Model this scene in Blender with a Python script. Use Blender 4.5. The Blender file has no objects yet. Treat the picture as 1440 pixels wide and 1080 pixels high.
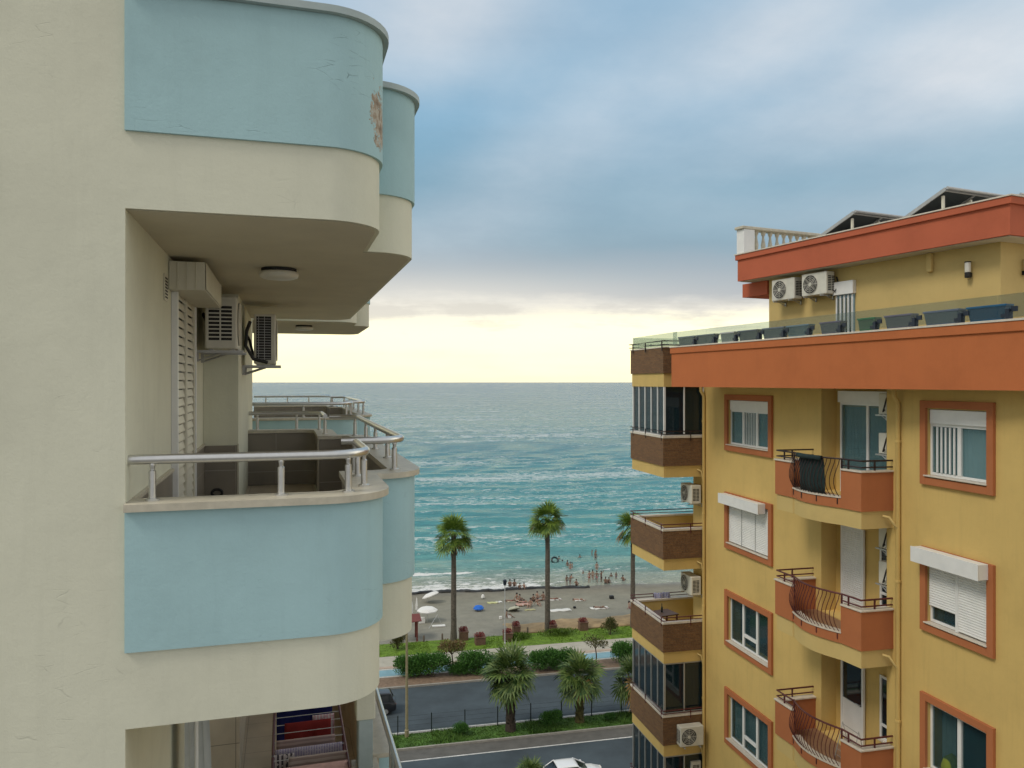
import bpy, bmesh, math, random
from mathutils import Vector, Matrix
R = math.radians
PI = math.pi
random.seed(7)
scene = bpy.context.scene
COL = scene.collection
E = 26.5          # eye height above the street
FPX = 1100.0      # focal length in pixels of the 1440 wide photograph

# ------------------------------------------------------------------ helpers
class MB:
    """collects geometry and links it as ONE mesh object"""
    def __init__(s):
        s.v = []; s.f = []; s.mi = []; s.m = 0
    def mat(s, i):
        s.m = i; return s
    def face(s, pts):
        n = len(s.v); s.v += [tuple(p) for p in pts]
        s.f.append(tuple(range(n, n + len(pts)))); s.mi.append(s.m)
    def box(s, x0, y0, z0, x1, y1, z1):
        if x0 > x1: x0, x1 = x1, x0
        if y0 > y1: y0, y1 = y1, y0
        if z0 > z1: z0, z1 = z1, z0
        n = len(s.v)
        s.v += [(x0,y0,z0),(x1,y0,z0),(x1,y1,z0),(x0,y1,z0),(x0,y0,z1),(x1,y0,z1),(x1,y1,z1),(x0,y1,z1)]
        for q in ((0,3,2,1),(4,5,6,7),(0,1,5,4),(1,2,6,5),(2,3,7,6),(3,0,4,7)):
            s.f.append(tuple(n+i for i in q)); s.mi.append(s.m)
        return s
    def obox(s, c, ax, ay, hx, hy, z0, z1):
        """box with plan axes ax, ay (2d unit vectors), half sizes hx, hy"""
        P = []
        for a, b in ((-1,-1),(1,-1),(1,1),(-1,1)):
            P.append((c[0]+a*hx*ax[0]+b*hy*ay[0], c[1]+a*hx*ax[1]+b*hy*ay[1]))
        return s.prism(P, z0, z1)
    def prism(s, poly, z0, z1):
        a = sum(poly[i][0]*poly[(i+1)%len(poly)][1]-poly[(i+1)%len(poly)][0]*poly[i][1] for i in range(len(poly)))
        if a < 0: poly = poly[::-1]
        n = len(s.v); k = len(poly)
        s.v += [(p[0],p[1],z0) for p in poly] + [(p[0],p[1],z1) for p in poly]
        s.f.append(tuple(range(n+k-1, n-1, -1))); s.mi.append(s.m)
        s.f.append(tuple(range(n+k, n+2*k))); s.mi.append(s.m)
        for i in range(k):
            j = (i+1) % k
            s.f.append((n+i, n+j, n+k+j, n+k+i)); s.mi.append(s.m)
        return s
    def wallstrip(s, out, inn, z0, z1):
        """solid between two open polylines"""
        n = len(s.v); k = len(out)
        for z in (z0, z1):
            s.v += [(p[0],p[1],z) for p in out] + [(p[0],p[1],z) for p in inn]
        o0, i0, o1, i1 = n, n+k, n+2*k, n+3*k
        for i in range(k-1):
            for q in ((o0+i,o0+i+1,o1+i+1,o1+i),(i0+i+1,i0+i,i1+i,i1+i+1),(o1+i,o1+i+1,i1+i+1,i1+i),(i0+i,i0+i+1,o0+i+1,o0+i)):
                s.f.append(q); s.mi.append(s.m)
        s.f.append((i0,o0,o1,i1)); s.mi.append(s.m)
        s.f.append((o0+k-1,i0+k-1,i1+k-1,o1+k-1)); s.mi.append(s.m)
        return s
    def tube(s, path, r, seg=8, r1=None, caps=True):
        path = [Vector(p) for p in path]
        if r1 is None: r1 = r
        n0 = len(s.v); k = len(path)
        prev = None
        for i, p in enumerate(path):
            if i == 0: t = path[1]-p
            elif i == k-1: t = p-path[i-1]
            else: t = (path[i+1]-p).normalized()+(p-path[i-1]).normalized()
            t.normalize()
            if prev is None:
                a = Vector((0,0,1)) if abs(t.z) < .9 else Vector((1,0,0))
                u = t.cross(a).normalized()
            else:
                u = (prev - t*prev.dot(t)).normalized()
            prev = u
            w = t.cross(u)
            rr = r + (r1-r)*i/(k-1)
            for j in range(seg):
                an = 2*PI*j/seg
                q = p + (u*math.cos(an)+w*math.sin(an))*rr
                s.v.append(tuple(q))
        for i in range(k-1):
            for j in range(seg):
                a = n0+i*seg+j; b = n0+i*seg+(j+1)%seg
                s.f.append((a,b,b+seg,a+seg)); s.mi.append(s.m)
        if caps:
            s.f.append(tuple(n0+j for j in range(seg-1,-1,-1))); s.mi.append(s.m)
            s.f.append(tuple(n0+(k-1)*seg+j for j in range(seg))); s.mi.append(s.m)
        return s
    def lathe(s, prof, cx=0, cy=0, seg=16, z=0):
        """prof: (radius, z) list round a vertical axis"""
        n0 = len(s.v); k = len(prof)
        for r_, z_ in prof:
            for j in range(seg):
                an = 2*PI*j/seg
                s.v.append((cx+r_*math.cos(an), cy+r_*math.sin(an), z+z_))
        for i in range(k-1):
            for j in range(seg):
                a = n0+i*seg+j; b = n0+i*seg+(j+1)%seg
                s.f.append((a,b,b+seg,a+seg)); s.mi.append(s.m)
        s.f.append(tuple(n0+j for j in range(seg-1,-1,-1))); s.mi.append(s.m)
        s.f.append(tuple(n0+(k-1)*seg+j for j in range(seg))); s.mi.append(s.m)
        return s
    def build(s, name, mat, parent=None, smooth=None, bevel=0, loc=None):
        me = bpy.data.meshes.new(name)
        me.from_pydata(s.v, [], s.f)
        mats = mat if isinstance(mat, (list, tuple)) else [mat]
        for m in mats: me.materials.append(m)
        me.polygons.foreach_set('material_index', s.mi)
        if smooth is not None:
            bm = bmesh.new(); bm.from_mesh(me); bmesh.ops.remove_doubles(bm, verts=bm.verts, dist=.0004); bm.to_mesh(me); bm.free()
            me.polygons.foreach_set('use_smooth', [True]*len(me.polygons))
            me.set_sharp_from_angle(angle=R(smooth))
        me.update()
        o = bpy.data.objects.new(name, me); COL.objects.link(o)
        if parent: o.parent = parent
        if loc: o.location = loc
        if bevel:
            b = o.modifiers.new('bevel', 'BEVEL'); b.width = bevel; b.segments = 2; b.limit_method = 'ANGLE'; b.angle_limit = R(40)
        return o

def offset(path, dist):
    """offset an open plan polyline to its LEFT by dist"""
    n = len(path); out = []
    def nrm(a, b):
        dx, dy = b[0]-a[0], b[1]-a[1]; l = math.hypot(dx, dy)
        return (-dy/l, dx/l)
    for i in range(n):
        if i == 0: m = nrm(path[0], path[1]); k = 1
        elif i == n-1: m = nrm(path[-2], path[-1]); k = 1
        else:
            a = nrm(path[i-1], path[i]); b = nrm(path[i], path[i+1])
            m = (a[0]+b[0], a[1]+b[1]); l2 = m[0]**2+m[1]**2
            k = 2/l2
        out.append((path[i][0]+m[0]*dist*k, path[i][1]+m[1]*dist*k))
    return out
def arc(cx, cy, r, a0, a1, n=10):
    return [(cx+r*math.cos(R(a0+(a1-a0)*i/n)), cy+r*math.sin(R(a0+(a1-a0)*i/n))) for i in range(n+1)]

def tag(o, label=None, cat=None, group=None, kind=None):
    if label: o['label'] = label
    if cat: o['category'] = cat
    if group: o['group'] = group
    if kind: o['kind'] = kind
    return o
def thing(name, label, cat, loc=(0,0,0), rz=0, group=None):
    o = bpy.data.objects.new(name, None); COL.objects.link(o)
    o.empty_display_size = .3
    o.location = loc; o.rotation_euler = (0,0,rz)
    return tag(o, label, cat, group)
def copy_tree(o, parent=None):
    c = o.copy(); COL.objects.link(c)
    if parent: c.parent = parent
    for ch in list(o.children): copy_tree(ch, c)
    return c
def dup(o, loc, rz=0, label=None, group=None, sc=None):
    c = copy_tree(o); c.location = loc; c.rotation_euler = (0,0,rz)
    if label: c['label'] = label
    if group: c['group'] = group
    if sc: c.scale = (sc,sc,sc) if not isinstance(sc, tuple) else sc
    return c

class Frame:
    """plan frame: a = along x axis (cos, sin), b = along (-sin, cos)"""
    def __init__(s, ox, oy, th):
        s.o = (ox, oy); s.th = R(th); s.c = math.cos(s.th); s.s = math.sin(s.th)
    def w(s, a, b, zrel=0):
        return (s.o[0]+s.c*a-s.s*b, s.o[1]+s.s*a+s.c*b, E+zrel)
    def inv(s, X, Y):
        dx, dy = X-s.o[0], Y-s.o[1]
        return (s.c*dx+s.s*dy, -s.s*dx+s.c*dy)
FL = Frame(-2.225, 4.5, 16.2)     # left building: a = out from its front, b = along it towards the sea
FR = Frame(12.31, 0, 13.3)        # right building: a = into the building, b = along its side towards the sea
FG = Frame(0, 0, 13.0)            # street, promenade and shore
def ground(px, py, h=0.0):
    """street-level point seen at a photograph pixel, h above the street"""
    Y = FPX*(E-h)/(py-537.0)
    return ((px-720)/FPX*Y, Y, h)
def fd(px, r=0.0):
    """distance along the right building's side (in FR) of photograph column px, r into the building"""
    x = (px-720)/FPX
    return (12.31+FR.c*r-x*FR.s*r)/(FR.c*x+FR.s)

# ------------------------------------------------------------------ materials
def newmat(name):
    m = bpy.data.materials.new(name); m.use_nodes = True
    nt = m.node_tree; b = nt.nodes['Principled BSDF']
    return m, nt, b
def N(nt, typ, **kw):
    n = nt.nodes.new(typ)
    for k, v in kw.items():
        if k in n.inputs: n.inputs[k].default_value = v
        else: setattr(n, k, v)
    return n
def L(nt, a, b): nt.links.new(a, b)
def rgba(c): return (c[0], c[1], c[2], 1)
def plain(name, col, rough=.6, metal=0, var=.12, scale=6, bump=0, bscale=60, spec=None):
    m, nt, b = newmat(name)
    tc = N(nt, 'ShaderNodeTexCoord')
    no = N(nt, 'ShaderNodeTexNoise', Scale=scale, Detail=5.0, Roughness=.6); L(nt, tc.outputs['Object'], no.inputs['Vector'])
    cr = N(nt, 'ShaderNodeValToRGB')
    cr.color_ramp.elements[0].position = .3; cr.color_ramp.elements[1].position = .7
    cr.color_ramp.elements[0].color = rgba([c*(1-var) for c in col]); cr.color_ramp.elements[1].color = rgba([min(1,c*(1+var)) for c in col])
    L(nt, no.outputs['Fac'], cr.inputs['Fac']); L(nt, cr.outputs['Color'], b.inputs['Base Color'])
    b.inputs['Roughness'].default_value = rough; b.inputs['Metallic'].default_value = metal
    if spec is not None: b.inputs['Specular IOR Level'].default_value = spec
    if bump:
        n2 = N(nt, 'ShaderNodeTexNoise', Scale=bscale, Detail=4.0); L(nt, tc.outputs['Object'], n2.inputs['Vector'])
        bp = N(nt, 'ShaderNodeBump', Strength=bump, Distance=.02); L(nt, n2.outputs['Fac'], bp.inputs['Height'])
        L(nt, bp.outputs['Normal'], b.inputs['Normal'])
    return m
def mixrgb(nt, fac, a, b_, blend='MIX'):
    n = N(nt, 'ShaderNodeMix', data_type='RGBA', blend_type=blend)
    for sock, val in ((n.inputs[0], fac), (n.inputs[6], a), (n.inputs[7], b_)):
        if hasattr(val, 'is_linked') or hasattr(val, 'links'): L(nt, val, sock)
        else: sock.default_value = val if not isinstance(val, tuple) else (rgba(val) if len(val) == 3 else val)
    return n.outputs[2]
def ramp(nt, src, stops):
    cr = N(nt, 'ShaderNodeValToRGB')
    els = cr.color_ramp.elements
    while len(els) < len(stops): els.new(.5)
    for e, (p, c) in zip(els, stops):
        e.position = p; e.color = rgba(c) if not isinstance(c, (int, float)) else (c,c,c,1)
    L(nt, src, cr.inputs['Fac'])
    return cr.outputs['Color']
def mathn(nt, op, a, b_=None, clamp=False):
    n = N(nt, 'ShaderNodeMath', operation=op); n.use_clamp = clamp
    for sock, val in ((n.inputs[0], a), (n.inputs[1], b_)):
        if val is None: continue
        if isinstance(val, (int, float)): sock.default_value = val
        else: L(nt, val, sock)
    return n.outputs[0]

def plaster(name, col, dirty=(.35,.30,.2), crack=.5, patch=None, stain=.35, streak=.3, chips=0.0):
    """rough painted render with hairline cracks, faint stains and, where given, a peeled patch"""
    m, nt, b = newmat(name)
    tc = N(nt, 'ShaderNodeTexCoord'); V = tc.outputs['Object']
    n1 = N(nt, 'ShaderNodeTexNoise', Scale=.9, Detail=6.0, Roughness=.65); L(nt, V, n1.inputs['Vector'])
    c = ramp(nt, n1.outputs['Fac'], [(.25, [x*.88 for x in col]), (.5, col), (.78, [min(1,x*1.07) for x in col])])
    # rain streaks, stretched down the wall
    mp = N(nt, 'ShaderNodeMapping'); mp.inputs['Scale'].default_value = (5,5,.35); L(nt, V, mp.inputs['Vector'])
    n2 = N(nt, 'ShaderNodeTexNoise', Scale=1.2, Detail=7.0, Roughness=.7); L(nt, mp.outputs['Vector'], n2.inputs['Vector'])
    st = ramp(nt, n2.outputs['Fac'], [(.52, 0.0), (.8, streak)])
    c = mixrgb(nt, st, c, tuple(x*y*1.6 for x, y in zip(col, dirty)) if False else tuple(.75*x for x in col))
    n3 = N(nt, 'ShaderNodeTexNoise', Scale=2.3, Detail=8.0, Roughness=.75); L(nt, V, n3.inputs['Vector'])
    sm = ramp(nt, n3.outputs['Fac'], [(.58, 0.0), (.75, stain)])
    c = mixrgb(nt, sm, c, tuple(.8*x+.08*y for x, y in zip(col, dirty)))
    # hairline cracks, flattened so that they run mostly level
    n4 = N(nt, 'ShaderNodeTexNoise', Scale=3.0, Detail=3.0); L(nt, V, n4.inputs['Vector'])
    mp2 = N(nt, 'ShaderNodeMapping'); mp2.inputs['Scale'].default_value = (3.2,3.2,13.0); L(nt, V, mp2.inputs['Vector'])
    warp = N(nt, 'ShaderNodeMix', data_type='RGBA', blend_type='LINEAR_LIGHT'); warp.inputs[0].default_value = .35
    L(nt, mp2.outputs['Vector'], warp.inputs[6]); L(nt, n4.outputs['Color'], warp.inputs[7])
    vo = N(nt, 'ShaderNodeTexVoronoi', feature='DISTANCE_TO_EDGE', Scale=1.0); L(nt, warp.outputs[2], vo.inputs['Vector'])
    cl = ramp(nt, vo.outputs['Distance'], [(.0, .8), (.02, 0.0)])
    n5 = N(nt, 'ShaderNodeTexNoise', Scale=1.7, Detail=4.0); L(nt, V, n5.inputs['Vector'])
    cm = ramp(nt, n5.outputs['Fac'], [(.54, 0.0), (.66, 1.0)])
    nbk = N(nt, 'ShaderNodeTexNoise', Scale=11.0, Detail=3.0); L(nt, V, nbk.inputs['Vector'])
    cl = mathn(nt, 'MULTIPLY', cl, ramp(nt, nbk.outputs['Fac'], [(.47, 0.0), (.60, 1.0)]))
    cf = mathn(nt, 'MULTIPLY', cl, cm); cf = mathn(nt, 'MULTIPLY', cf, crack)
    c = mixrgb(nt, cf, c, tuple(.45*x for x in col))
    # small chips
    n6 = N(nt, 'ShaderNodeTexNoise', Scale=16.0, Detail=2.5, Roughness=.6); L(nt, V, n6.inputs['Vector'])
    n7 = N(nt, 'ShaderNodeTexNoise', Scale=3.1, Detail=2.0); L(nt, V, n7.inputs['Vector'])
    chip = ramp(nt, mathn(nt, 'ADD', n6.outputs['Fac'], mathn(nt, 'MULTIPLY', n7.outputs['Fac'], .9)), [(1.17, 0.0), (1.19, chips)])
    c = mixrgb(nt, chip, c, (.2,.17,.13))
    hgt = mathn(nt, 'MULTIPLY', cf, -1.0)
    if patch:
        pc, ps = patch
        sub = N(nt, 'ShaderNodeVectorMath', operation='SUBTRACT'); L(nt, V, sub.inputs[0]); sub.inputs[1].default_value = pc
        dv = N(nt, 'ShaderNodeVectorMath', operation='DIVIDE'); L(nt, sub.outputs[0], dv.inputs[0]); dv.inputs[1].default_value = ps
        ln = N(nt, 'ShaderNodeVectorMath', operation='LENGTH'); L(nt, dv.outputs[0], ln.inputs[0])
        n8 = N(nt, 'ShaderNodeTexNoise', Scale=13.0, Detail=6.0, Roughness=.7); L(nt, V, n8.inputs['Vector'])
        pd = mathn(nt, 'ADD', ln.outputs['Value'], mathn(nt, 'MULTIPLY', mathn(nt, 'SUBTRACT', n8.outputs['Fac'], .5), 3.0))
        pk = ramp(nt, pd, [(.80, 1.0), (.84, 0.0)])
        n9 = N(nt, 'ShaderNodeTexNoise', Scale=22.0, Detail=5.0); L(nt, V, n9.inputs['Vector'])
        pcx = ramp(nt, n9.outputs['Fac'], [(.3, (.22,.17,.12)), (.48, (.34,.28,.21)), (.6, (.46,.43,.36)), (.75, (.36,.31,.24))])
        c = mixrgb(nt, pk, c, pcx)
        hgt = mathn(nt, 'ADD', hgt, mathn(nt, 'MULTIPLY', pk, -1.5))
    L(nt, c, b.inputs['Base Color'])
    b.inputs['Roughness'].default_value = .85; b.inputs['Specular IOR Level'].default_value = .25
    g = N(nt, 'ShaderNodeTexNoise', Scale=45.0, Detail=6.0, Roughness=.7); L(nt, V, g.inputs['Vector'])
    g2 = N(nt, 'ShaderNodeTexNoise', Scale=6.0, Detail=4.0, Roughness=.6); L(nt, V, g2.inputs['Vector'])
    h = mathn(nt, 'ADD', mathn(nt, 'MULTIPLY', g.outputs['Fac'], .35), mathn(nt, 'MULTIPLY', g2.outputs['Fac'], .9))
    h = mathn(nt, 'ADD', h, hgt)
    bp = N(nt, 'ShaderNodeBump', Strength=.35, Distance=.012); L(nt, h, bp.inputs['Height']); L(nt, bp.outputs['Normal'], b.inputs['Normal'])
    return m

def tiles(name, col, grout, sx, sz, axes='xz', rough=.35):
    m, nt, b = newmat(name)
    tc = N(nt, 'ShaderNodeTexCoord'); V = tc.outputs['Object']
    sp = N(nt, 'ShaderNodeSeparateXYZ'); L(nt, V, sp.inputs[0])
    def line(o, s, off=0):
        f = mathn(nt, 'FRACT', mathn(nt, 'ADD', mathn(nt, 'DIVIDE', o, s), off))
        return mathn(nt, 'LESS_THAN', mathn(nt, 'MINIMUM', f, mathn(nt, 'SUBTRACT', 1.0, f)), .004/s)
    if axes == 'xy': g = mathn(nt, 'MAXIMUM', line(sp.outputs[0], sx), line(sp.outputs[1], sz))
    else:
        # wall: use x+y so that either orientation shows joints
        a = mathn(nt, 'ADD', sp.outputs[0], sp.outputs[1])
        g = mathn(nt, 'MAXIMUM', line(a, sx), line(sp.outputs[2], sz))
    n1 = N(nt, 'ShaderNodeTexNoise', Scale=2.5, Detail=5.0); L(nt, V, n1.inputs['Vector'])
    c = ramp(nt, n1.outputs['Fac'], [(.3, [x*.85 for x in col]), (.7, [x*1.12 for x in col])])
    c = mixrgb(nt, g, c, tuple(grout))
    L(nt, c, b.inputs['Base Color']); b.inputs['Roughness'].default_value = rough
    return m

M = {}
EYEZ = E
M['cream'] = plaster('cream_render', (.655,.65,.515), crack=.32)
M['blue'] = plaster('blue_render', (.375,.555,.575), crack=.8, streak=.3, chips=.9)
M['blue_peel'] = plaster('peeling_blue_render', (.375,.555,.575), crack=1.0, streak=.3, chips=.9, patch=((1.455,.22,E+1.71), (.12,.14,.22)))
M['coping'] = plain('beige_marble', (.50,.46,.36), .45, var=.14, scale=9, bump=.05)
M['coping_blue'] = plain('grey_blue_coping', (.36,.43,.42), .6, var=.1, scale=6)
M['steel'] = plain('brushed_steel', (.62,.62,.60), .28, .9, var=.05, scale=30)
M['tile_dark'] = tiles('grey_brown_tile', (.22,.195,.155), (.36,.33,.27), .48, .3)
M['tile_floor'] = tiles('beige_floor_tile', (.52,.44,.33), (.30,.24,.17), .42, .42, 'xy', .35)
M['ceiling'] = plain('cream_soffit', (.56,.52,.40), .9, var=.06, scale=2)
M['white'] = plain('white_plastic', (.72,.72,.70), .4, var=.05, scale=3)
M['ivory'] = plain('ivory_plastic', (.60,.57,.46), .45, var=.06, scale=3)
M['black'] = plain('black_rubber', (.012,.012,.012), .6, var=.3)
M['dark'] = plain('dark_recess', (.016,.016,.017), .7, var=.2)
M['yellow'] = plaster('ochre_render', (.60,.425,.15), crack=.25, stain=.35, streak=.45)
M['yellow2'] = plaster('pale_ochre_render', (.56,.42,.17), crack=.1, stain=.12, streak=.12)
M['orange'] = plaster('terracotta_render', (.47,.145,.05), crack=.15, stain=.3, streak=.3)
M['orange2'] = plaster('dull_terracotta_render', (.41,.145,.058), crack=.2, stain=.35, streak=.3)
M['red'] = plaster('red_terracotta_render', (.46,.12,.06), crack=.1, stain=.18, streak=.12)
M['iron'] = plain('wrought_iron', (.035,.018,.016), .45, .3, var=.2)
M['redrail'] = plain('maroon_metal', (.10,.022,.022), .45, .2, var=.2)
M['marble'] = plain('pale_marble', (.60,.54,.45), .4, var=.12, scale=12)
M['asphalt'] = plain('asphalt', (.046,.062,.071), .8, var=.3, scale=.35, bump=.15, bscale=9)
M['shoulder'] = plain('worn_asphalt', (.105,.10,.088), .9, var=.18, scale=1.5)
M['paint'] = plain('road_paint', (.55,.54,.50), .7, var=.25, scale=5)
M['kerb'] = plain('kerb_stone', (.30,.28,.24), .85, var=.15, scale=3)
M['paving'] = plain('promenade_paving', (.38,.355,.285), .85, var=.14, scale=1.2)
M['pink_pave'] = plain('pink_paving', (.40,.31,.24), .85, var=.14, scale=2)
M['bike'] = plain('blue_lane_paint', (.19,.335,.385), .75, var=.12, scale=1.5)
M['soil'] = plain('brown_soil', (.19,.13,.085), .95, var=.3, scale=3)
M['sand_dry'] = plain('dry_bank', (.31,.22,.115), .95, var=.3, scale=1.1, bump=.3, bscale=6)
M['grass'] = plain('lawn', (.12,.21,.014), .9, var=.35, scale=1.6, bump=.6, bscale=18)
M['grass_dark'] = plain('rough_grass', (.06,.13,.015), .9, var=.45, scale=1.2, bump=.6, bscale=18)
M['earth'] = plain('street_ground', (.20,.19,.17), .9, var=.12, scale=.8)
def brick_mat():
    m, nt, b = newmat('rough_brown_brick')
    tc = N(nt, 'ShaderNodeTexCoord'); V = tc.outputs['Object']
    sp = N(nt, 'ShaderNodeSeparateXYZ'); L(nt, V, sp.inputs[0])
    cb = N(nt, 'ShaderNodeCombineXYZ'); L(nt, mathn(nt, 'ADD', sp.outputs[0], sp.outputs[1]), cb.inputs[0]); L(nt, sp.outputs[2], cb.inputs[1])
    br = N(nt, 'ShaderNodeTexBrick', Scale=1.0); br.inputs['Brick Width'].default_value = .2; br.inputs['Row Height'].default_value = .055
    br.inputs['Mortar Size'].default_value = .006
    br.inputs['Color1'].default_value = (.20,.10,.04,1); br.inputs['Color2'].default_value = (.135,.068,.03,1); br.inputs['Mortar'].default_value = (.13,.09,.05,1)
    L(nt, cb.outputs[0], br.inputs['Vector'])
    n1 = N(nt, 'ShaderNodeTexNoise', Scale=22.0, Detail=5.0, Roughness=.7); L(nt, V, n1.inputs['Vector'])
    c = mixrgb(nt, .6, br.outputs['Color'], ramp(nt, n1.outputs['Fac'], [(.3, (.4,.4,.4)), (.7, (1.5,1.45,1.4))]), 'MULTIPLY')
    L(nt, c, b.inputs['Base Color']); b.inputs['Roughness'].default_value = .9
    bp = N(nt, 'ShaderNodeBump', Strength=.6, Distance=.02); L(nt, n1.outputs['Fac'], bp.inputs['Height']); L(nt, bp.outputs['Normal'], b.inputs['Normal'])
    return m
M['brick'] = brick_mat()
def glass_mat(name, tint, op, rough=.03):
    m, nt, b = newmat(name)
    out = nt.nodes['Material Output']
    b.inputs['Base Color'].default_value = rgba(tint); b.inputs['Roughness'].default_value = rough
    b.inputs['Specular IOR Level'].default_value = .8
    tr = N(nt, 'ShaderNodeBsdfTransparent'); tr.inputs[0].default_value = (.80,.85,.85,1)
    lw = N(nt, 'ShaderNodeLayerWeight', Blend=.5)
    f = mathn(nt, 'ADD', mathn(nt, 'MULTIPLY', mathn(nt, 'POWER', lw.outputs['Facing'], 4.0), .5), op, True)
    mx = N(nt, 'ShaderNodeMixShader'); L(nt, f, mx.inputs[0]); L(nt, tr.outputs[0], mx.inputs[1]); L(nt, b.outputs[0], mx.inputs[2])
    L(nt, mx.outputs[0], out.inputs[0])
    return m
M['glass'] = glass_mat('window_glass', (.03,.09,.11), .22)
M['glass_dark'] = glass_mat('tinted_glazing', (.008,.022,.03), .8, .05)
M['glass_guard'] = glass_mat('smoked_guard_glass', (.15,.19,.20), .15)
M['glass_reflect'] = glass_mat('painted_reflection_glass', (.17,.32,.35), .28)  # pale base colour stands for reflected light, painted into the pane
M['curtain'] = plain('net_curtain', (.60,.66,.68), .9, var=.06)
M['curtain_dark'] = plain('grey_green_curtain', (.26,.33,.33), .9, var=.1)
# ------------------------------------------------------------------ left building (cream and pale blue)
# local frame: x out from the front, y along it towards the sea, z up from the street
LB = thing('apartment_building', 'cream apartment block with rounded pale blue balconies and steel handrails', 'building', (FL.o[0], FL.o[1], 0), FL.th)
FLOOR = 3.0
def zl(z): return E+z
w = MB()
w.box(-9, 0, -.0, 0, 8.5, E+5.0)                          # gable wall facing the camera and the front
w.box(-9, 8.5, 0, -.02, 17, E+5.0)
w.build('wall', M['cream'], LB)
p = MB(); p.box(0.002, 4.47, 0, .374, 8.5, E+5.0); p.build('pier', M['cream'], LB)
p = MB(); p.box(-.018, 8.502, 0, .10, 15.2, E+5.0); p.build('pier', M['cream'], LB)
tr = MB(); tr.tube([(.22, 8.56, E-2), (.22, 8.56, E+.98)], .045, 10); tr.build('downpipe', M['cream'], LB)

def outline(d_wide_end, d_end, rn, rw, d0=0.0, dstep=1.13, r0=0.0):
    k = min(.33, rw-rn-.03)
    P = [(r0, d0), (rn-.36, d0)] + arc(rn-.36, d0+.36, .36, -90, 0, 10)[1:] + [(rn, d0+dstep), (rw-k, d0+dstep)]
    P += arc(rw-k, d0+dstep+k, k, -90, 0, 10)[1:]
    if d_end > d_wide_end:
        P += [(rw, d_wide_end-k)] + arc(rw-k, d_wide_end-k, k, 0, 90, 10)[1:] + [(rn, d_wide_end), (rn, d_end-.36)]
        P += arc(rn-.36, d_end-.36, .36, 0, 90, 10)[1:] + [(r0, d_end)]
    else:
        P += [(rw, d_end-k)] + arc(rw-k, d_end-k, k, 0, 90, 10)[1:] + [(r0, d_end)]
    return P
def along(path, step0, gaps):
    """points at the given arc lengths of an open polyline"""
    res = []; 
    for g in gaps:
        rest = g
        for a, b in zip(path, path[1:]):
            l = math.hypot(b[0]-a[0], b[1]-a[1])
            if rest <= l:
                t = rest/l; res.append((a[0]+(b[0]-a[0])*t, a[1]+(b[1]-a[1])*t)); break
            rest -= l
    return res
def rail_run(parent, pts, z, posts, base=.45):
    rm = MB(); rm.tube([(x, y, z) for x, y in pts], .029, 12)
    # sleeve joints
    for q in posts[::2]:
        pass
    r_ = rm.build('handrail', M['steel'], parent, smooth=40)
    for (x, y) in posts:
        pm = MB()
        pm.lathe([(.04,0),(.04,.012),(.022,.016),(.022,.03)], x, y, 14, z-.245)
        pm.lathe([(.021,0),(.021,.165),(.014,.172),(.014,.19),(.018,.2),(.010,.225)], x, y, 12, z-.235)
        pm.build('rail_post', M['steel'], parent, smooth=40)
def balcony(k, d_wide_end, d_end, rn, rw, d0, dstep, zoff, blue, rails, slab_out=None, r0=0.0, cope='coping', parapet=True):
    O = outline(d_wide_end, d_end, rn, rw, d0, dstep, r0)
    S = slab_out or O
    z0 = zl(-2.0+FLOOR*k+zoff); zf = zl(-1.5+FLOOR*k+zoff)
    sl = MB()
    sl.prism(S, z0, zf)
    slab = sl.build('balcony', M['cream'], LB, smooth=35)
    sf = MB(); inner = offset(S, .03)
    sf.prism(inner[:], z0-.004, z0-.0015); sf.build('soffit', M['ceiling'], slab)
    fl = MB(); fi = offset(O, .2); fl.prism(fi, zf, zf+.004); fl.build('floor', M['tile_floor'], slab)
    if parapet:
        pr = MB(); pr.wallstrip(offset(O, -.022), offset(O, .10), zf-.055, zl(-.745+FLOOR*k+zoff))
        pr.build('parapet', blue, slab, smooth=35)
        ti = MB(); ti.wallstrip(offset(O, .1005), offset(O, .18), zf+.006, zl(-.748+FLOOR*k+zoff)); ti.build('inner_tiles', M['tile_dark'], slab)
        co = MB(); co.wallstrip(offset(O, -.062), offset(O, .2), zl(-.744+FLOOR*k+zoff), zl(-.70+FLOOR*k+zoff))
        co.build('coping', M[cope], slab, smooth=35, bevel=.012)
    for pts, posts in rails: rail_run(slab, pts, zl(-.457+FLOOR*k+zoff), posts)
    return slab, O
# the open balcony at eye level
O0 = outline(5.65, 7.1, 1.49, 1.88)
C0 = offset(O0, .09)
def cut(path, a, b):
    return path[a:b]
# index bookkeeping: 0,1 front | 2..11 arc | 12 step | 13 | 14..23 arc | 24.. far side
fr_pts = [(0.0,.09),(1.13,.09)] + arc(1.13,.36,.27,-90,0,10)[1:] + [(1.40,1.06)]
fr_posts = [(.13,.09),(.86,.09),(1.27,.135),(1.395,.40),(1.40,.95)]
wd_pts = [(1.30,1.24),(1.55,1.22)] + arc(1.55,1.46,.24,-90,0,8)[1:] + [(1.79,5.32)] + arc(1.55,5.32,.24,0,90,8)[1:] + [(1.44,5.56)]
wd_posts = [(1.40,1.23),(1.72,1.30),(1.79,2.3),(1.79,3.3),(1.79,4.3),(1.76,5.43)]
fa_pts = [(1.40,5.75),(1.40,6.74)] + arc(1.13,6.74,.27,0,90,8)[1:] + [(.38,7.01)]
fa_posts = [(1.40,5.85),(1.37,6.9),(1.05,7.01),(.50,7.01)]
S1 = outline(8.0, 8.0, 1.49, 1.88)
slab0, _ = balcony(0, 5.65, 7.1, 1.49, 1.88, 0, 1.13, 0, M['blue'], [(fr_pts, fr_posts), (wd_pts, wd_posts), (fa_pts, fa_posts)])
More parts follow.
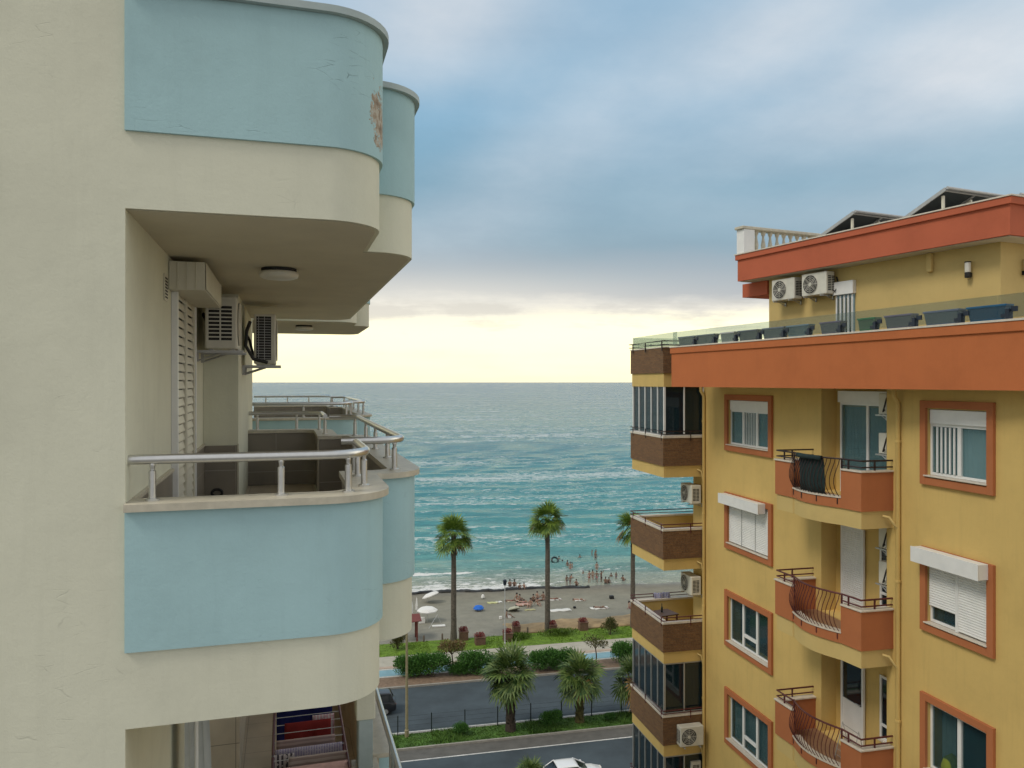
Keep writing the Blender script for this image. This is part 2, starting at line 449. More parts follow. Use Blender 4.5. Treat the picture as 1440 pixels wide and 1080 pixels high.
slab1, _ = balcony(1, 8.0, 8.0, 1.49, 1.88, 0, 1.13, 0, M['blue_peel'], [], slab_out=S1, cope='coping_blue')
# the next pair of balconies further along
O2 = dict(rn=2.15, rw=2.46)
b2f = [(.12,9.39),(1.79,9.39)] + arc(1.79,9.66,.27,-90,0,8)[1:] + [(2.06,10.15)]
b2w = [(1.98,10.32),(2.13,10.32)] + arc(2.13,10.56,.24,-90,0,8)[1:] + [(2.37,15.2)] + arc(2.13,15.2,.24,0,90,8)[1:] + [(2.0,15.44)]
b2e = [(2.06,15.6),(2.06,16.5),(1.8,16.76),(.1,16.76)]
b2_rails = [(b2f, [(.3,9.39),(1.2,9.39),(1.95,9.45),(2.06,9.9)]), (b2w, [(2.1,10.32),(2.36,10.6),(2.37,11.8),(2.37,13),(2.37,14.2),(2.33,15.35)]), (b2e, [(2.06,15.7),(2.06,16.3),(1.5,16.76),(.95,16.76),(.4,16.76)])]
balcony(0, 15.5, 16.85, 2.15, 2.46, 9.3, .93, .07, M['blue'], b2_rails, r0=.10)
S2 = outline(13.1, 13.1, 2.15, 2.46, 9.3, .93, .10)
balcony(1, 13.1, 13.1, 2.15, 2.46, 9.3, .93, .07, M['blue'], [], slab_out=S2, r0=.10, cope='coping_blue')
# the balcony below: solid parapet at the far half, then a column and an open railing
z1 = zl(-5.0); zf1 = zl(-4.5)
sl = MB(); sl.prism(O0, z1, zf1); slm = sl.build('balcony', M['cream'], LB, smooth=35)
fl = MB(); fl.prism(offset(O0, .12), zf1, zf1+.004); fl.build('floor', M['tile_floor'], slm)
Olow = [(1.88,2.9),(1.88,5.32)] + arc(1.55,5.32,.33,0,90,8)[1:] + [(1.49,5.65),(1.49,6.74)] + arc(1.13,6.74,.36,0,90,8)[1:] + [(.38,7.1)]
pr = MB(); pr.wallstrip(offset(Olow, -.022), offset(Olow, .10), zf1-.055, zl(-3.745)); pr.build('parapet', M['blue'], slm, smooth=35)
M['tile_tan'] = tiles('tan_tile', (.52,.40,.26), (.5,.4,.27), .48, .3)
M['tile_beige'] = tiles('beige_wall_tile', (.72,.64,.50), (.3,.25,.18), .4, .4)
q = MB(); q.box(.0,4.452,zf1+.006,.388,4.468,z1+2.99); q.build('tile_cladding', M['tile_beige'], LB)
q = MB(); q.box(.376,4.47,zf1+.006,.388,6.88,z1+2.99); q.build('tile_cladding', M['tile_beige'], LB)
ti = MB(); ti.wallstrip(offset(Olow, .1005), offset(Olow, .18), zf1+.006, zl(-3.748)); ti.build('inner_tiles', M['tile_tan'], slm)
co = MB(); co.wallstrip(offset(Olow, -.062), offset(Olow, .2), zl(-3.744), zl(-3.70)); co.build('coping', M['coping'], slm, smooth=35, bevel=.012)
cm = MB(); cm.box(1.56,2.68,zf1+.002,1.70,2.88,zl(-3.25)); cm.mat(1).box(1.54,2.66,zl(-3.248),1.72,2.895,zl(-2.0)-.005); cm.mat(2).box(1.50,2.6,zf1+.002,1.76,2.894,zl(-3.72))
cm.build('column', [M['coping_blue'], M['cream'], M['coping']], slm, bevel=.01)
rm = MB(); rm.tube([(1.86,.9,zl(-3.45)),(1.86,5.2,zl(-3.45))], .029, 12); rm.build('handrail', M['steel'], slm, smooth=40)
for d in (1.0, 1.6, 2.2, 2.58):
    pm = MB(); pm.tube([(1.86,d,zf1+.005),(1.86,d,zl(-3.47))], .02, 10); pm.build('rail_post', M['steel'], slm, smooth=40)
gm = MB(); gm.box(1.853,1.05,zf1+.1,1.865,2.55,zl(-3.55)); gm.build('glass_panel', glass_mat('frosted_rail_glass', (.25,.28,.29), .6, .2), slm)

# shutter door, its box, tile dado, grille
d0, d1 = 1.95, 3.25
sh = MB(); sh.box(.002,d0-.06,zl(-1.5),.05,d0,zl(.77)).box(.002,d1,zl(-1.5),.05,d1+.06,zl(.77))
shf = sh.build('shutter_door', M['white'], LB)
for (a, b) in ((d0, 2.57), (2.60, d1)):
    lv = MB()
    z = zl(-1.49)
    lv.mat(1).box(.003,a+.01,zl(-1.49),.008,b-.01,zl(.74)); lv.mat(0)
    while z < zl(.70):
        v = [(.030,z+.004),(.033,z+.012),(.018,z+.070),(.013,z+.066)]
        for (x0,z0_),(x1,z1_) in zip(v, v[1:]+v[:1]): lv.face([(x0,a+.02,z0_),(x1,a+.02,z1_),(x1,b-.02,z1_),(x0,b-.02,z0_)])
        z += .075
    lv.box(.006,a,zl(-1.498),.040,a+.05,zl(.745)).box(.006,b-.05,zl(-1.498),.040,b,zl(.745))
    lv.build('shutter_leaf', [M['ivory'], M['dark']], shf)
bx = MB(); bx.box(.004,1.74,zl(.73),.27,3.3,zl(.955))
bx.box(.275,1.75,zl(.74),.28,3.29,zl(.95))
for i in range(1,4): bx.box(.27*i/4-.004, 1.732, zl(.735), .27*i/4+.004, 1.739, zl(.95))
bx.build('shutter_box', M['ivory'], LB, bevel=.006)
for bx_ in ((.002,.20,.016,1.86),(.002,3.34,.016,4.46),(.018,4.452,.36,4.468)):
    da = MB(); da.box(bx_[0],bx_[1],zl(-1.495),bx_[2],bx_[3],zl(-.72)); dado = da.build('tile_dado', M['tile_dark'], LB)
    if bx_[2] < .1: dt = MB(); dt.box(.002,bx_[1],zl(-.718),.03,bx_[3]-.012,zl(-.695)); dt.build('dado_trim', M['coping'], dado)
gr = MB(); gr.box(.002,1.46,zl(.62),.012,1.62,zl(.82))
for i in range(7): gr.mat(1).box(.0125,1.48,zl(.64)+i*.024,.015,1.60,zl(.652)+i*.024)
gr.build('vent_grille', [M['ivory'], M['dark']], LB)

# ------------------------------------------------------------------ air conditioners
M['ac'] = plain('aged_white_enamel', (.58,.56,.48), .45, var=.08, scale=4)
M['alu'] = plain('dull_aluminium', (.42,.42,.41), .45, .6, var=.1)
def make_ac(label, loc, rz, group=None, wdt=.80, hgt=.56, dep=.30, mat='ac', gap=.12, hose=True, drop=.13, tall=False):
    """outdoor unit: back at local y=0 plus gap, fan face towards -y, base of casing at z=0"""
    t = thing('air_conditioner', label, 'air conditioner', loc, rz, group)
    b = MB(); b.box(-wdt/2,-gap-dep,0,wdt/2,-gap,hgt); cs = b.build('casing', M[mat], t, bevel=.018)
    fx = -wdt*.14; fz = hgt*.5; fr = hgt*.42
    g = MB(); k = 28
    pts = [(fx+fr*math.cos(2*PI*i/k), -gap-dep-.002, fz+fr*math.sin(2*PI*i/k)) for i in range(k)]
    g.face(pts)
    for q in (1.0,.8,.6,.4,.22):
        rp = [(fx+fr*q*math.cos(2*PI*i/k), -gap-dep-.012, fz+fr*q*math.sin(2*PI*i/k)) for i in range(k+1)]
        g.mat(1).tube(rp, .006, 4, caps=False)
    for i in range(8):
        an = 2*PI*i/8
        g.mat(1).tube([(fx,-gap-dep-.012,fz),(fx+fr*math.cos(an),-gap-dep-.012,fz+fr*math.sin(an))], .005, 4)
    g.mat(1).tube([(fx,-gap-dep-.004,fz),(fx,-gap-dep-.02,fz)], fr*.17, 12)
    g.build('fan_grille', [M['dark'], M[mat]], t)
    for sx in (-1, 1):
        if tall is None: break
        lv = MB(); x = sx*(wdt/2+.001)
        if tall:
            lv.face([(x,-gap-dep+.055,hgt*.08),(x,-gap-.03,hgt*.08),(x,-gap-.03,hgt*.95),(x,-gap-dep+.055,hgt*.95)])
            for i in range(16): lv.mat(1).box(x,-gap-dep+.06,hgt*(.10+.053*i),x+sx*.006,-gap-.035,hgt*(.10+.053*i)+.006)
            for y_ in (.13,.2): lv.mat(1).box(x,-gap-dep+y_,hgt*.08,x+sx*.007,-gap-dep+y_+.006,hgt*.95)
            lv.build('side_louvre', [M['dark'], M['alu']], t); continue
        for i in range(9):
            z = hgt*.16+i*hgt*.075
            for y0 in (.05,.17):
                lv.face([(x,-gap-dep+y0,z),(x,-gap-dep+y0+.105,z),(x,-gap-dep+y0+.105,z+hgt*.05),(x,-gap-dep+y0,z+hgt*.05)])
        lv.build('side_louvre', M['dark'], t)
    for sx in (-.27,.27):
        br = MB()
        br.box(sx-.018,-gap-dep-.06,-.04,sx+.018,0,-.012); br.box(sx-.018,-.03,-drop,sx+.018,0,-.04)
        br.tube([(sx,-.02,-drop+.01),(sx,-gap-dep*.5,-.035)], .010, 6)
        br.box(sx-.02,-gap-dep+.03,-.012,sx+.02,-gap-dep+.07,0).box(sx-.02,-gap-.07,-.012,sx+.02,-gap-.03,0)
        br.build('bracket', M['alu'], t)
    if hose:
        h = MB(); h.tube([(wdt/2+.0,-gap-.06,.10),(wdt/2+.05,-gap-.05,.06),(wdt/2+.07,-gap*.7,.16),(wdt/2+.03,-gap*.4,.34),(wdt/2-.02,-.01,.42)], .018, 8)
        h.build('pipe', M['black'], t, smooth=60)
    return t
def lb(a, b, z): return FL.w(a, b, z)
# fan face must look out along +a: local -y -> +x of the frame  => rotate by +90 degrees
make_ac('aged outdoor unit with slotted side fixed beside the white shutter box', lb(0,3.98,.34), FL.th+PI/2, 'units under the cream soffit', hgt=.54, dep=.31, gap=.10)
make_ac('outdoor unit on brackets with a looping black hose, sky showing behind it', lb(.374,5.6,.22), FL.th+PI/2, 'units under the cream soffit', hgt=.62, dep=.26, gap=.14, tall=True)
h = MB(); o_ = [c for c in bpy.data.objects if c.name.startswith('air_conditioner')][-1]
h.tube([(-.40,-.30,.02),(-.46,-.14,.06),(-.48,-.05,.22),(-.46,-.06,.40),(-.42,-.10,.52)], .022, 8); h.build('pipe', M['black'], o_, smooth=60)

# ceiling lights
M['lampglass'] = plain('opal_glass', (.66,.64,.56), .35, var=.03)
def ceil_light(label, loc):
    t = thing('ceiling_light', label, 'light', loc, 0, 'round lamps under the soffit')
    a = MB(); a.lathe([(.150,-.03),(.150,0)], 0, 0, 28); a.build('base', M['dark'], t, smooth=40)
    c = MB(); c.lathe([(.05,-.092),(.13,-.088),(.160,-.075),(.168,-.055),(.166,-.035),(.155,-.028)], 0, 0, 32); c.build('diffuser', M['lampglass'], t, smooth=60)
ceil_light('large round opal ceiling lamp under the nearer cream soffit', (-2.05, 6.88, zl(.994)))
ceil_light('small distant round ceiling lamp below the further balcony slab', (-3.92, 14.75, zl(1.063)))

# things on the balconies
q = MB(); q.tube([(.15+.055*math.cos(2*PI*i/18), 4.437, zl(-1.25)+.04*math.sin(2*PI*i/18)) for i in range(19)], .014, 8, caps=False); q.build('wall_ring', M['black'], LB, smooth=60)
q = MB(); q.box(.368,4.44,zl(-1.49),.38,4.451,zl(-.70)); q.build('corner_strip', M['coping'], LB)
q = MB(); q.box(1.288,5.44,zl(-1.49),1.30,5.452,zl(-.752)); q.build('corner_strip', M['coping'], LB)

# laundry on the balcony below
M['rack'] = plain('dark_red_lacquer', (.10,.02,.025), .4, .1)
M['rung'] = plain('white_lacquer', (.55,.55,.53), .4)
LF = zf1+.005
RK = thing('drying_rack', 'dark red folding drying rack loaded with washing on the lower balcony', 'drying rack', lb(1.12,3.22,-4.5+.005), FL.th)
fr = MB()
for sx in (-.35,.35):
    fr.tube([(sx,-.95,.84),(sx,.95,.84)], .014, 8)
    fr.tube([(sx,-.62,0.012),(sx,.30,.84)], .013, 8); fr.tube([(sx,.62,0.012),(sx,-.30,.84)], .013, 8)
    fr.tube([(sx,.92,.84),(sx,1.35,1.02)], .013, 8)
fr.build('frame', M['rack'], RK, smooth=50)
rg = MB()
for y in [-.9+.2*i for i in range(10)]+[1.1,1.34]:
    z = .845 if y < 1 else .845+(y-.92)*.42
    rg.tube([(-.35,y,z),(.35,y,z)], .0035, 6)
rg.build('rungs', M['rung'], RK)
def stripes(name, c1, c2, sc, axis=2, noise=.0):
    m, nt, b = newmat(name)
    tc = N(nt, 'ShaderNodeTexCoord'); sp = N(nt, 'ShaderNodeSeparateXYZ'); L(nt, tc.outputs['Object'], sp.inputs[0])
    f = mathn(nt, 'FRACT', mathn(nt, 'MULTIPLY', sp.outputs[axis], sc))
    k = mathn(nt, 'GREATER_THAN', f, .5)
    if noise:
        n = N(nt, 'ShaderNodeTexVoronoi', Scale=noise); L(nt, tc.outputs['Object'], n.inputs['Vector'])
        k = mathn(nt, 'MULTIPLY', k, mathn(nt, 'GREATER_THAN', n.outputs['Distance'], .35))
    L(nt, mixrgb(nt, k, tuple(c1), tuple(c2)), b.inputs['Base Color']); b.inputs['Roughness'].default_value = .95
    return m
def cloth(name, label, cat, y, z, x0, x1, dropf, dropb, mat, seed=0, gap=.012):
    """folded over a rung: front sheet, top, back sheet"""
    rnd = random.Random(seed)
    o = MB(); nx = 14
    prof = [(-gap-.006, -dropf)] + [(-gap, -dropf*(1-i/6)) for i in range(1,6)] + [(-gap*.8,0),(-gap*.3,.010),(gap*.3,.010),(gap*.8,0)] + [(gap, -dropb*i/6) for i in range(1,7)]
    ph = rnd.random()*6
    rows = []
    for i in range(nx+1):
        x = x0+(x1-x0)*i/nx
        rows.append([(x, py+(.014*math.sin(i*.9+ph)+.008*math.sin(i*2.3+ph))*min(1,abs(pz)/.15), pz-.012*math.sin(i*.7+ph*2)*(pz < -.05)) for py, pz in prof])
    for i in range(nx):
        for j in range(len(prof)-1):
            o.face([rows[i][j], rows[i+1][j], rows[i+1][j+1], rows[i][j+1]])
    ob = o.build(name, mat, None, smooth=70)
    so = ob.modifiers.new('thickness', 'SOLIDIFY'); so.thickness = .005
    p = Matrix.Translation(Vector(lb(1.12,3.22,-4.5+.005))) @ Matrix.Rotation(FL.th, 4, 'Z') @ Vector((0,y,z))
    ob.location = p; ob.rotation_euler = (0,0,FL.th)
    return tag(ob, label, cat)
navy = plain('navy_towelling', (.010,.014,.11), .95, var=.35, scale=8)
cloth('beach_towel', 'large dark blue beach towel hung on the raised end of the rack', 'towel', 1.3, 1.0, -.33, .30, .9, .5, navy, 1)
cloth('towel', 'white and blue checked cloth over the dark blue towel', 'towel', 1.09, .92, -.24, .17, .14, .12, stripes('checked_cloth', (.5,.52,.6), (.18,.22,.38), 26, 0, 40), 2)
cloth('towel', 'plain dark red towel folded over a rung', 'towel', .5, .85, -.24, .24, .38, .3, plain('red_towelling', (.20,.016,.014), .95, var=.2), 3)
cloth('shirt', 'pink and white patterned shirt hung beside the red towel', 'shirt', .62, .852, .05, .28, .42, .35, stripes('patterned_pink', (.5,.3,.32), (.55,.5,.5), 30, 0, 30), 9)
cloth('towel', 'greyish pink striped towel between the red and the white cloths', 'towel', .1, .852, -.32, .26, .3, .3, stripes('striped_pink', (.42,.31,.28), (.28,.2,.19), 22), 4)
cloth('tea_towel', 'white cloth with small lilac print on the rack', 'towel', -.1, .852, -.33, .32, .16, .2, stripes('lilac_print', (.50,.45,.52), (.3,.27,.42), 40, 0, 60), 5)
cloth('towel', 'beige striped towel next to the nearest pink one', 'towel', -.3, .852, -.2, .36, .3, .3, stripes('striped_beige', (.46,.38,.33), (.3,.23,.2), 18), 6)
cloth('garment', 'crumpled white and black printed garment on the rack', 'garment', -.22, .855, -.36, -.15, .34, .25, stripes('printed_white', (.5,.45,.44), (.06,.05,.06), 24, 0, 22), 7)
cloth('towel', 'pale pink towel, the nearest on the drying rack', 'towel', -.5, .853, -.36, .34, .35, .35, plain('pale_pink_towelling', (.52,.33,.29), .95, var=.14, scale=14), 8)
ct = thing('door_curtain', 'bunched pale curtain beside a white pole at the lower balcony door', 'curtain', lb(.10,2.0,-4.5), FL.th)
cu = MB(); n = 40
P0 = []
for i in range(n+1):
    u = i/n
    P0.append((.0+.14*u+.025*math.sin(u*24), -.12+.42*u+.02*math.cos(u*24)))
for j in range(6):
    z0_, z1_ = .02+j*.41, .02+(j+1)*.41
    for i in range(n):
        sx = lambda z: 1+.25*math.sin(z*1.7)
        cu.face([(P0[i][0]*sx(z0_),P0[i][1],z0_),(P0[i+1][0]*sx(z0_),P0[i+1][1],z0_),(P0[i+1][0]*sx(z1_),P0[i+1][1],z1_),(P0[i][0]*sx(z1_),P0[i][1],z1_)])
cu.build('fabric', plain('pale_grey_curtain', (.44,.46,.44), .9, var=.08), ct, smooth=80)
po = MB(); po.tube([(.09,-.1,.02),(.09,-.1,2.45)], .015, 8); po.build('pole', M['white'], ct, smooth=50)
# ------------------------------------------------------------------ right building (ochre, terracotta, brown brick)
# local frame: x into the building, y along its side towards the sea (minus 18), z up from the street
OFFY = 18.0
RBx, RBy, _ = FR.w(0, OFFY)
RB = thing('apartment_building', 'ochre apartment block with terracotta parapets, brick corner balconies and iron balconies', 'building', (RBx, RBy, 0), FR.th)
class RMB(MB):
    def build(s, name, mat, parent=None, **k):
        s.v = [(x, y-OFFY, z) for x, y, z in s.v]
        return MB.build(s, name, mat, parent, **k)
DN, DE = 8.6, 27.02
WIN_L = (fd(1087.5), fd(1021)); WIN_R = (fd(1400.5), fd(1297))
REC = (fd(1247), fd(1155))
FL_N = [1, 2, 3, 4, 5]                                   # storeys below the roof terrace: floor at 0.3-3n
def holes():
    H = []
    for n in FL_N:
        f = .3-3*n
        H.append((WIN_L[0]+.17, WIN_L[1]-.17, f+.77, f+2.15))
        H.append((WIN_R[0]+.15, WIN_R[1]-.15, f+.77, f+2.15))
        H.append((REC[0], REC[1], f+.004, f+2.62))
    return H
def wall_holes(mb, d0, d1, z0, z1, H, depth):
    ds = sorted(set([d0, d1]+[h[0] for h in H]+[h[1] for h in H])); zs = sorted(set([z0, z1]+[h[2] for h in H]+[h[3] for h in H]))
    for i in range(len(ds)-1):
        for j in range(len(zs)-1):
            cx, cz = (ds[i]+ds[i+1])/2, (zs[j]+zs[j+1])/2
            if any(h[0] < cx < h[1] and h[2] < cz < h[3] for h in H): continue
            mb.face([(0,ds[i+1],E+zs[j]),(0,ds[i],E+zs[j]),(0,ds[i],E+zs[j+1]),(0,ds[i+1],E+zs[j+1])])
    for a, b, c, d in H:
        c, d = E+c, E+d; x = depth
        mb.face([(0,a,c),(0,b,c),(x,b,c),(x,a,c)]); mb.face([(0,b,d),(0,a,d),(x,a,d),(x,b,d)])
        mb.face([(0,a,d),(0,a,c),(x,a,c),(x,a,d)]); mb.face([(0,b,c),(0,b,d),(x,b,d),(x,b,c)])
        mb.face([(x,b,c),(x,b,d),(x,a,d),(x,a,c)])
w = RMB()
wall_holes(w, DN, DE, -E, 1.0, holes(), .42)
w.face([(0,DE,0),(0,DE,E+1),(11,DE,E+1),(11,DE,0)]); w.face([(0,DN,0),(11,DN,0),(11,DN,E+1),(0,DN,E+1)])
w.face([(11,DN,0),(11,DE,0),(11,DE,E+1),(11,DN,E+1)])
w.build('wall', M['yellow'], RB)
r_ = RMB(); r_.box(.05,DN+.05,E+.2,10.9,DE-.05,E+.30); r_.build('terrace_floor', M['tile_floor'], RB)

# windows ------------------------------------------------------------
def window(b0, b1, f, kind, panes, trim=.17):
    """b0..b1 outer trim along the side, f floor height, on the plane x=0 facing -x"""
    zt, zb = E+f+2.32, E+f+.60
    tr = RMB()
    y0, y1 = b0, b1
    tr.box(-.07,y0,zb,.0,y0+trim,zt).box(-.07,y1-trim,zb,.0,y1,zt).box(-.07,y0+trim,zt-trim,.0,y1-trim,zt).box(-.07,y0+trim,zb,.0,y1-trim,zb+trim)
    wd = tr.build('window', M['orange2'], RB, bevel=.006)
    hz0, hz1 = E+f+.77, E+f+2.15; ha, hb = y0+trim, y1-trim
    box_h = .30 if kind in ('box', 'boxbars') else 0
    if box_h:
        q = RMB(); q.box(.02,ha+.03,hz1-box_h,.14,hb-.03,hz1-.01); q.build('shutter_box', M['white'], wd, bevel=.008)
    # frame
    fr = RMB(); x0, x1 = .06, .12; ft = .055
    top = hz1-box_h-.002
    fr.box(x0,ha+.002,hz0+.03,x1,ha+ft,top).box(x0,hb-ft,hz0+.03,x1,hb-.002,top).box(x0,ha+ft,hz0+.03,x1,hb-ft,hz0+.03+ft).box(x0,ha+ft,top-ft,x1,hb-ft,top)
    W = hb-ha
    for i in range(1, panes): 
        yy = ha+W*i/panes; fr.box(x0-.012,yy-.045,hz0+.03+ft,x1-.002,yy+.045,top-ft)
    if kind == 'vent':                                    # a small hopper light in the middle pane
        ya, yb = ha+W/panes*(panes//2), ha+W/panes*(panes//2+1)
        zz = hz0+.42
        fr.box(x0-.02,ya+.047,zz-.045,x1-.004,yb-.047,zz+.045)
    fr.build('frame', M['white'], wd, bevel=.004)
    g = RMB(); g.box(x0+.025,ha+ft,hz0+.03+ft,x0+.035,hb-ft,top-ft); g.build('pane', M['glass_reflect'] if f > -3 else M['glass'], wd)
    rb = RMB(); rb.box(.40,ha+.001,hz0,.415,hb-.001,hz1); rb.build('dark_backing', M['dark'], wd)  # near-black sheet stands in for the unlit room's shade
    si = RMB(); si.box(-.10,ha-.02,hz0+.003,.055,hb+.02,hz0+.028); si.build('sill', M['marble'], wd, bevel=.004)
    return wd, (ha, hb, hz0, hz1, top, ft)
def curtain(wd, a, b, z0, z1, mat, x=.16, n=None, amp=.02):
    c = RMB(); n = n or max(8, int((b-a)*42)); P = [(x+amp*math.sin(i*1.25)+amp*.5*math.sin(i*.41), a+(b-a)*i/n) for i in range(n+1)]
    for i in range(n): c.face([(P[i+1][0],P[i+1][1],z0),(P[i][0],P[i][1],z0),(P[i][0],P[i][1],z1),(P[i+1][0],P[i+1][1],z1)])
    c.build('curtain', mat, wd, smooth=80)
def roller(wd, a, b, z0, z1, x=.0, pitch=.05):
    s = RMB(); z = z0
    while z < z1-.005:
        zz = min(z+pitch, z1)
        s.face([(x,b,z+.006),(x,a,z+.006),(x-.012,a,z+.022),(x-.012,b,z+.022)])
        s.face([(x-.012,b,z+.022),(x-.012,a,z+.022),(x-.008,a,zz-.004),(x-.008,b,zz-.004)])
        s.face([(x-.008,b,zz-.004),(x-.008,a,zz-.004),(x+.004,a,zz),(x+.004,b,zz)])
        s.face([(x+.004,b,zz),(x+.004,a,zz),(x,a,zz+.006),(x,b,zz+.006)])
        z = zz
    return s.build('roller_shutter', M['white'], wd)
def ext_box(wd, a, b, z0, z1):
    q = RMB(); q.box(-.30,a,z0,-.072,b,z1); q.box(-.31,a-.01,z0-.01,-.30,b+.01,z1+.012)
    q.build('shutter_box', M['white'], wd, bevel=.01)
lights = {1:'boxbars', 2:'shut', 3:'vent', 4:'vent', 5:'plain'}
for n in FL_N:
    f = .3-3*n
    # far window of each storey
    kind = lights[n]
    wd, (ha, hb, z0, z1, top, ft) = window(WIN_L[0], WIN_L[1], f, 'box' if n == 1 else ('vent' if n in (3,4) else kind), 3)
    W = hb-ha
    if n == 1:
        curtain(wd, ha+.08, ha+W*.36, z0+.06, top-.03, M['curtain_dark']); curtain(wd, ha+W*.36, hb-.08, z0+.06, top-.03, M['curtain'])
        for i in range(7): 
            q = RMB(); yy = ha+W*.37+i*W*.28/7; q.box(.035,yy,z0+.08,.05,yy+.018,top-.06); q.build('bar', M['white'], wd)
    elif n == 2:
        for i in range(3): roller(wd, ha+W*i/3+.014, ha+W*(i+1)/3-.014, z0+.05, z1-.02, x=.01)
        for i in (1, 2):
            q = RMB(); q.box(-.006,ha+W*i/3-.013,z0+.035,.02,ha+W*i/3+.013,z1-.02); q.build('guide_rail', M['alu'], wd)
        ext_box(wd, ha+.12, hb+.10, z1-.14, z1+.14)
    elif n == 3:
        curtain(wd, ha+.08, ha+W*.3, z0+.06, z1-.03, M['curtain_dark'], .36)
    elif n == 4:
        curtain(wd, ha+.08, hb-.08, z0+.06, z1-.03, M['curtain_dark'], .2)
        curtain(wd, hb-W*.35, hb-.08, z0+.06, z1-.03, M['curtain'], .26)
    # near window
    wd, (ha, hb, z0, z1, top, ft) = window(WIN_R[0], WIN_R[1], f, 'box' if n == 1 else 'plain', 2, .15)
    W = hb-ha
    if n == 1:
        curtain(wd, ha+.06, ha+W*.5, z0+.06, top-.03, M['curtain']); curtain(wd, ha+W*.5, hb-.06, z0+.06, top-.03, M['curtain_dark'], .3)
        for i in range(5):
            q = RMB(); yy = ha+W*.56+i*W*.36/5; q.box(.03,yy,z0+.1,.055,yy+.035,top-.06); q.build('bar', M['white'], wd)
    elif n == 2:
        roller(wd, ha+.04, ha+W*.5-.03, z0+.05, z1-.02, x=.01); roller(wd, ha+W*.5+.03, hb-.04, z0+.36, z1-.02, x=.01)
        q = RMB(); q.box(-.012,ha+W*.5-.03,z0+.035,.055,ha+W*.5+.03,z1-.02); q.build('guide_rail', M['white'], wd)
        ext_box(wd, ha-.05, hb+.12, z1-.12, z1+.17)
    elif n == 3:
        curtain(wd, ha+W*.72, hb-.06, z0+.06, z1-.03, M['curtain_dark'], .3)
        q = RMB(); q.lathe([(.02,0),(.16,.03),(.2,.14),(.16,.3),(.02,.42)], .22, ha+W*.74, 14, z0+.05); q.build('cushion', plain('lime_cushion', (.16,.19,.02), .9), wd, smooth=60)

# centre recess with doors and windows, iron balconies -----------------
def bal_edge():
    """plan of the iron balcony's edge, seen from outside: near side, front, bulge, far side"""
    near = [(0, REC[0]-.18), (-.78, REC[0]-.18)]
    b0 = REC[0]-.18
    front = [(-.80, b0+.02), (-.86, b0+.55)]
    bul = []
    for i in range(13):
        u = i/12; d = b0+.55+u*1.65
        bul.append((-.87-.10*u-.20*math.sin(PI*u), d))
    far = [(-1.0, b0+2.22), (-1.03, b0+2.85), (0, b0+2.85)]
    return near, front, bul, far, b0
near, front, bul, far, b0 = bal_edge()
def iron_balcony(n):
    f = .3-3*n; zf = E+f
    full = [near[0], near[1], front[1]] + bul[1:] + far
    sl = RMB(); sl.prism(full, zf-.48, zf-.10); slab = sl.build('balcony', M['yellow2'], RB, smooth=30)
    def par(path, zlo, zhi, cope=True):
        q = RMB(); q.wallstrip(offset(path, .03), offset(path, -.10), zlo, zhi); q.build('parapet', M['orange2'], slab, smooth=30)
        if cope:
            q = RMB(); q.wallstrip(offset(path, .055), offset(path, -.13), zhi+.002, zhi+.04); q.build('coping', M['marble'], slab, smooth=30, bevel=.006)
    # polylines run near -> far; outward is on their left
    par([near[0], near[1], front[1]], zf-.098, zf+.74)
    par([bul[-1], far[0], far[1], far[2]], zf-.098, zf+.74)
    par([front[1]]+bul[1:], zf-.098, zf+.12, False)
    q = RMB(); q.wallstrip(offset([front[1]]+bul[1:], .05), offset([front[1]]+bul[1:], -.16), zf+.122, zf+.155); q.build('sill', M['marble'], slab, smooth=30)
    fl = RMB(); fl.prism([(.0,b0+.1)]+[(x*.88, y) for x, y in full[1:-1]]+[(0,b0+2.75)], zf-.099, zf-.02); fl.box(.001,REC[0]+.01,zf-.03,.41,REC[1]-.01,zf-.018); fl.build('floor', plain('balcony_tile_%d' % n, (.27,.15,.085), .5, var=.12), slab)
    # two top rails all round
    ra = offset([near[0], near[1], front[1]]+bul[1:]+far, .0)
    mt = M['iron'] if n == 1 else M['redrail']
    q = RMB(); q.tube([(x, y, zf+.99) for x, y in ra], .021, 6); q.build('top_rail', mt, slab)
    q = RMB()
    q.tube([(x, y, zf+.85) for x, y in [near[0], near[1], front[1]]], .017, 6); q.build('lower_rail', mt, slab)
    q = RMB(); q.tube([(x, y, zf+.85) for x, y in [bul[-1]]+far], .017, 6); q.build('lower_rail', mt, slab)
    for (x, y) in ((-.45, b0), (-.83, b0+.36), (front[1][0], front[1][1]), bul[-1], (-1.01, b0+2.55), (-.6, b0+2.85)):
        q = RMB(); q.box(x-.015,y-.015,zf+.60 if y < b0+.5 or y > b0+2.2 else zf+.15,x+.015,y+.015,zf+.98); q.build('rail_post', mt, slab)
    # belly bars
    path = [front[1]]+bul[1:]
    q = RMB(); lens = sum(math.dist(a, c) for a, c in zip(path, path[1:]))
    k = 17
    cxm = sum(p[0] for p in path)/len(path)
    for (x, y) in along(path, 0, [lens*(i+.5)/k for i in range(k)]):
        bul_p = []
        for i in range(9):
            u = i/8; out = .20*math.sin(PI*min(1,u*1.05))**1.0*(1-u*.55)
            bul_p.append((x-out, y, zf+.13+u*.86))
        q.tube(bul_p, .009, 5)
    pb = [(x-.19, y, zf+.36) for x, y in path]
    q.build('baluster', mt, slab); 
    q = RMB(); q.tube([(x-.03, y, zf+.13) for x, y in path], .016, 6)
    for (x, y) in along(path, 0, [lens*.04, lens*.35, lens*.66, lens*.96]): q.box(x-.045,y-.012,zf-.02,x-.02,y+.012,zf+.14)
    q.build('bottom_rail', mt, slab)
    return slab
for n in (1, 2, 3, 4): iron_balcony(n)
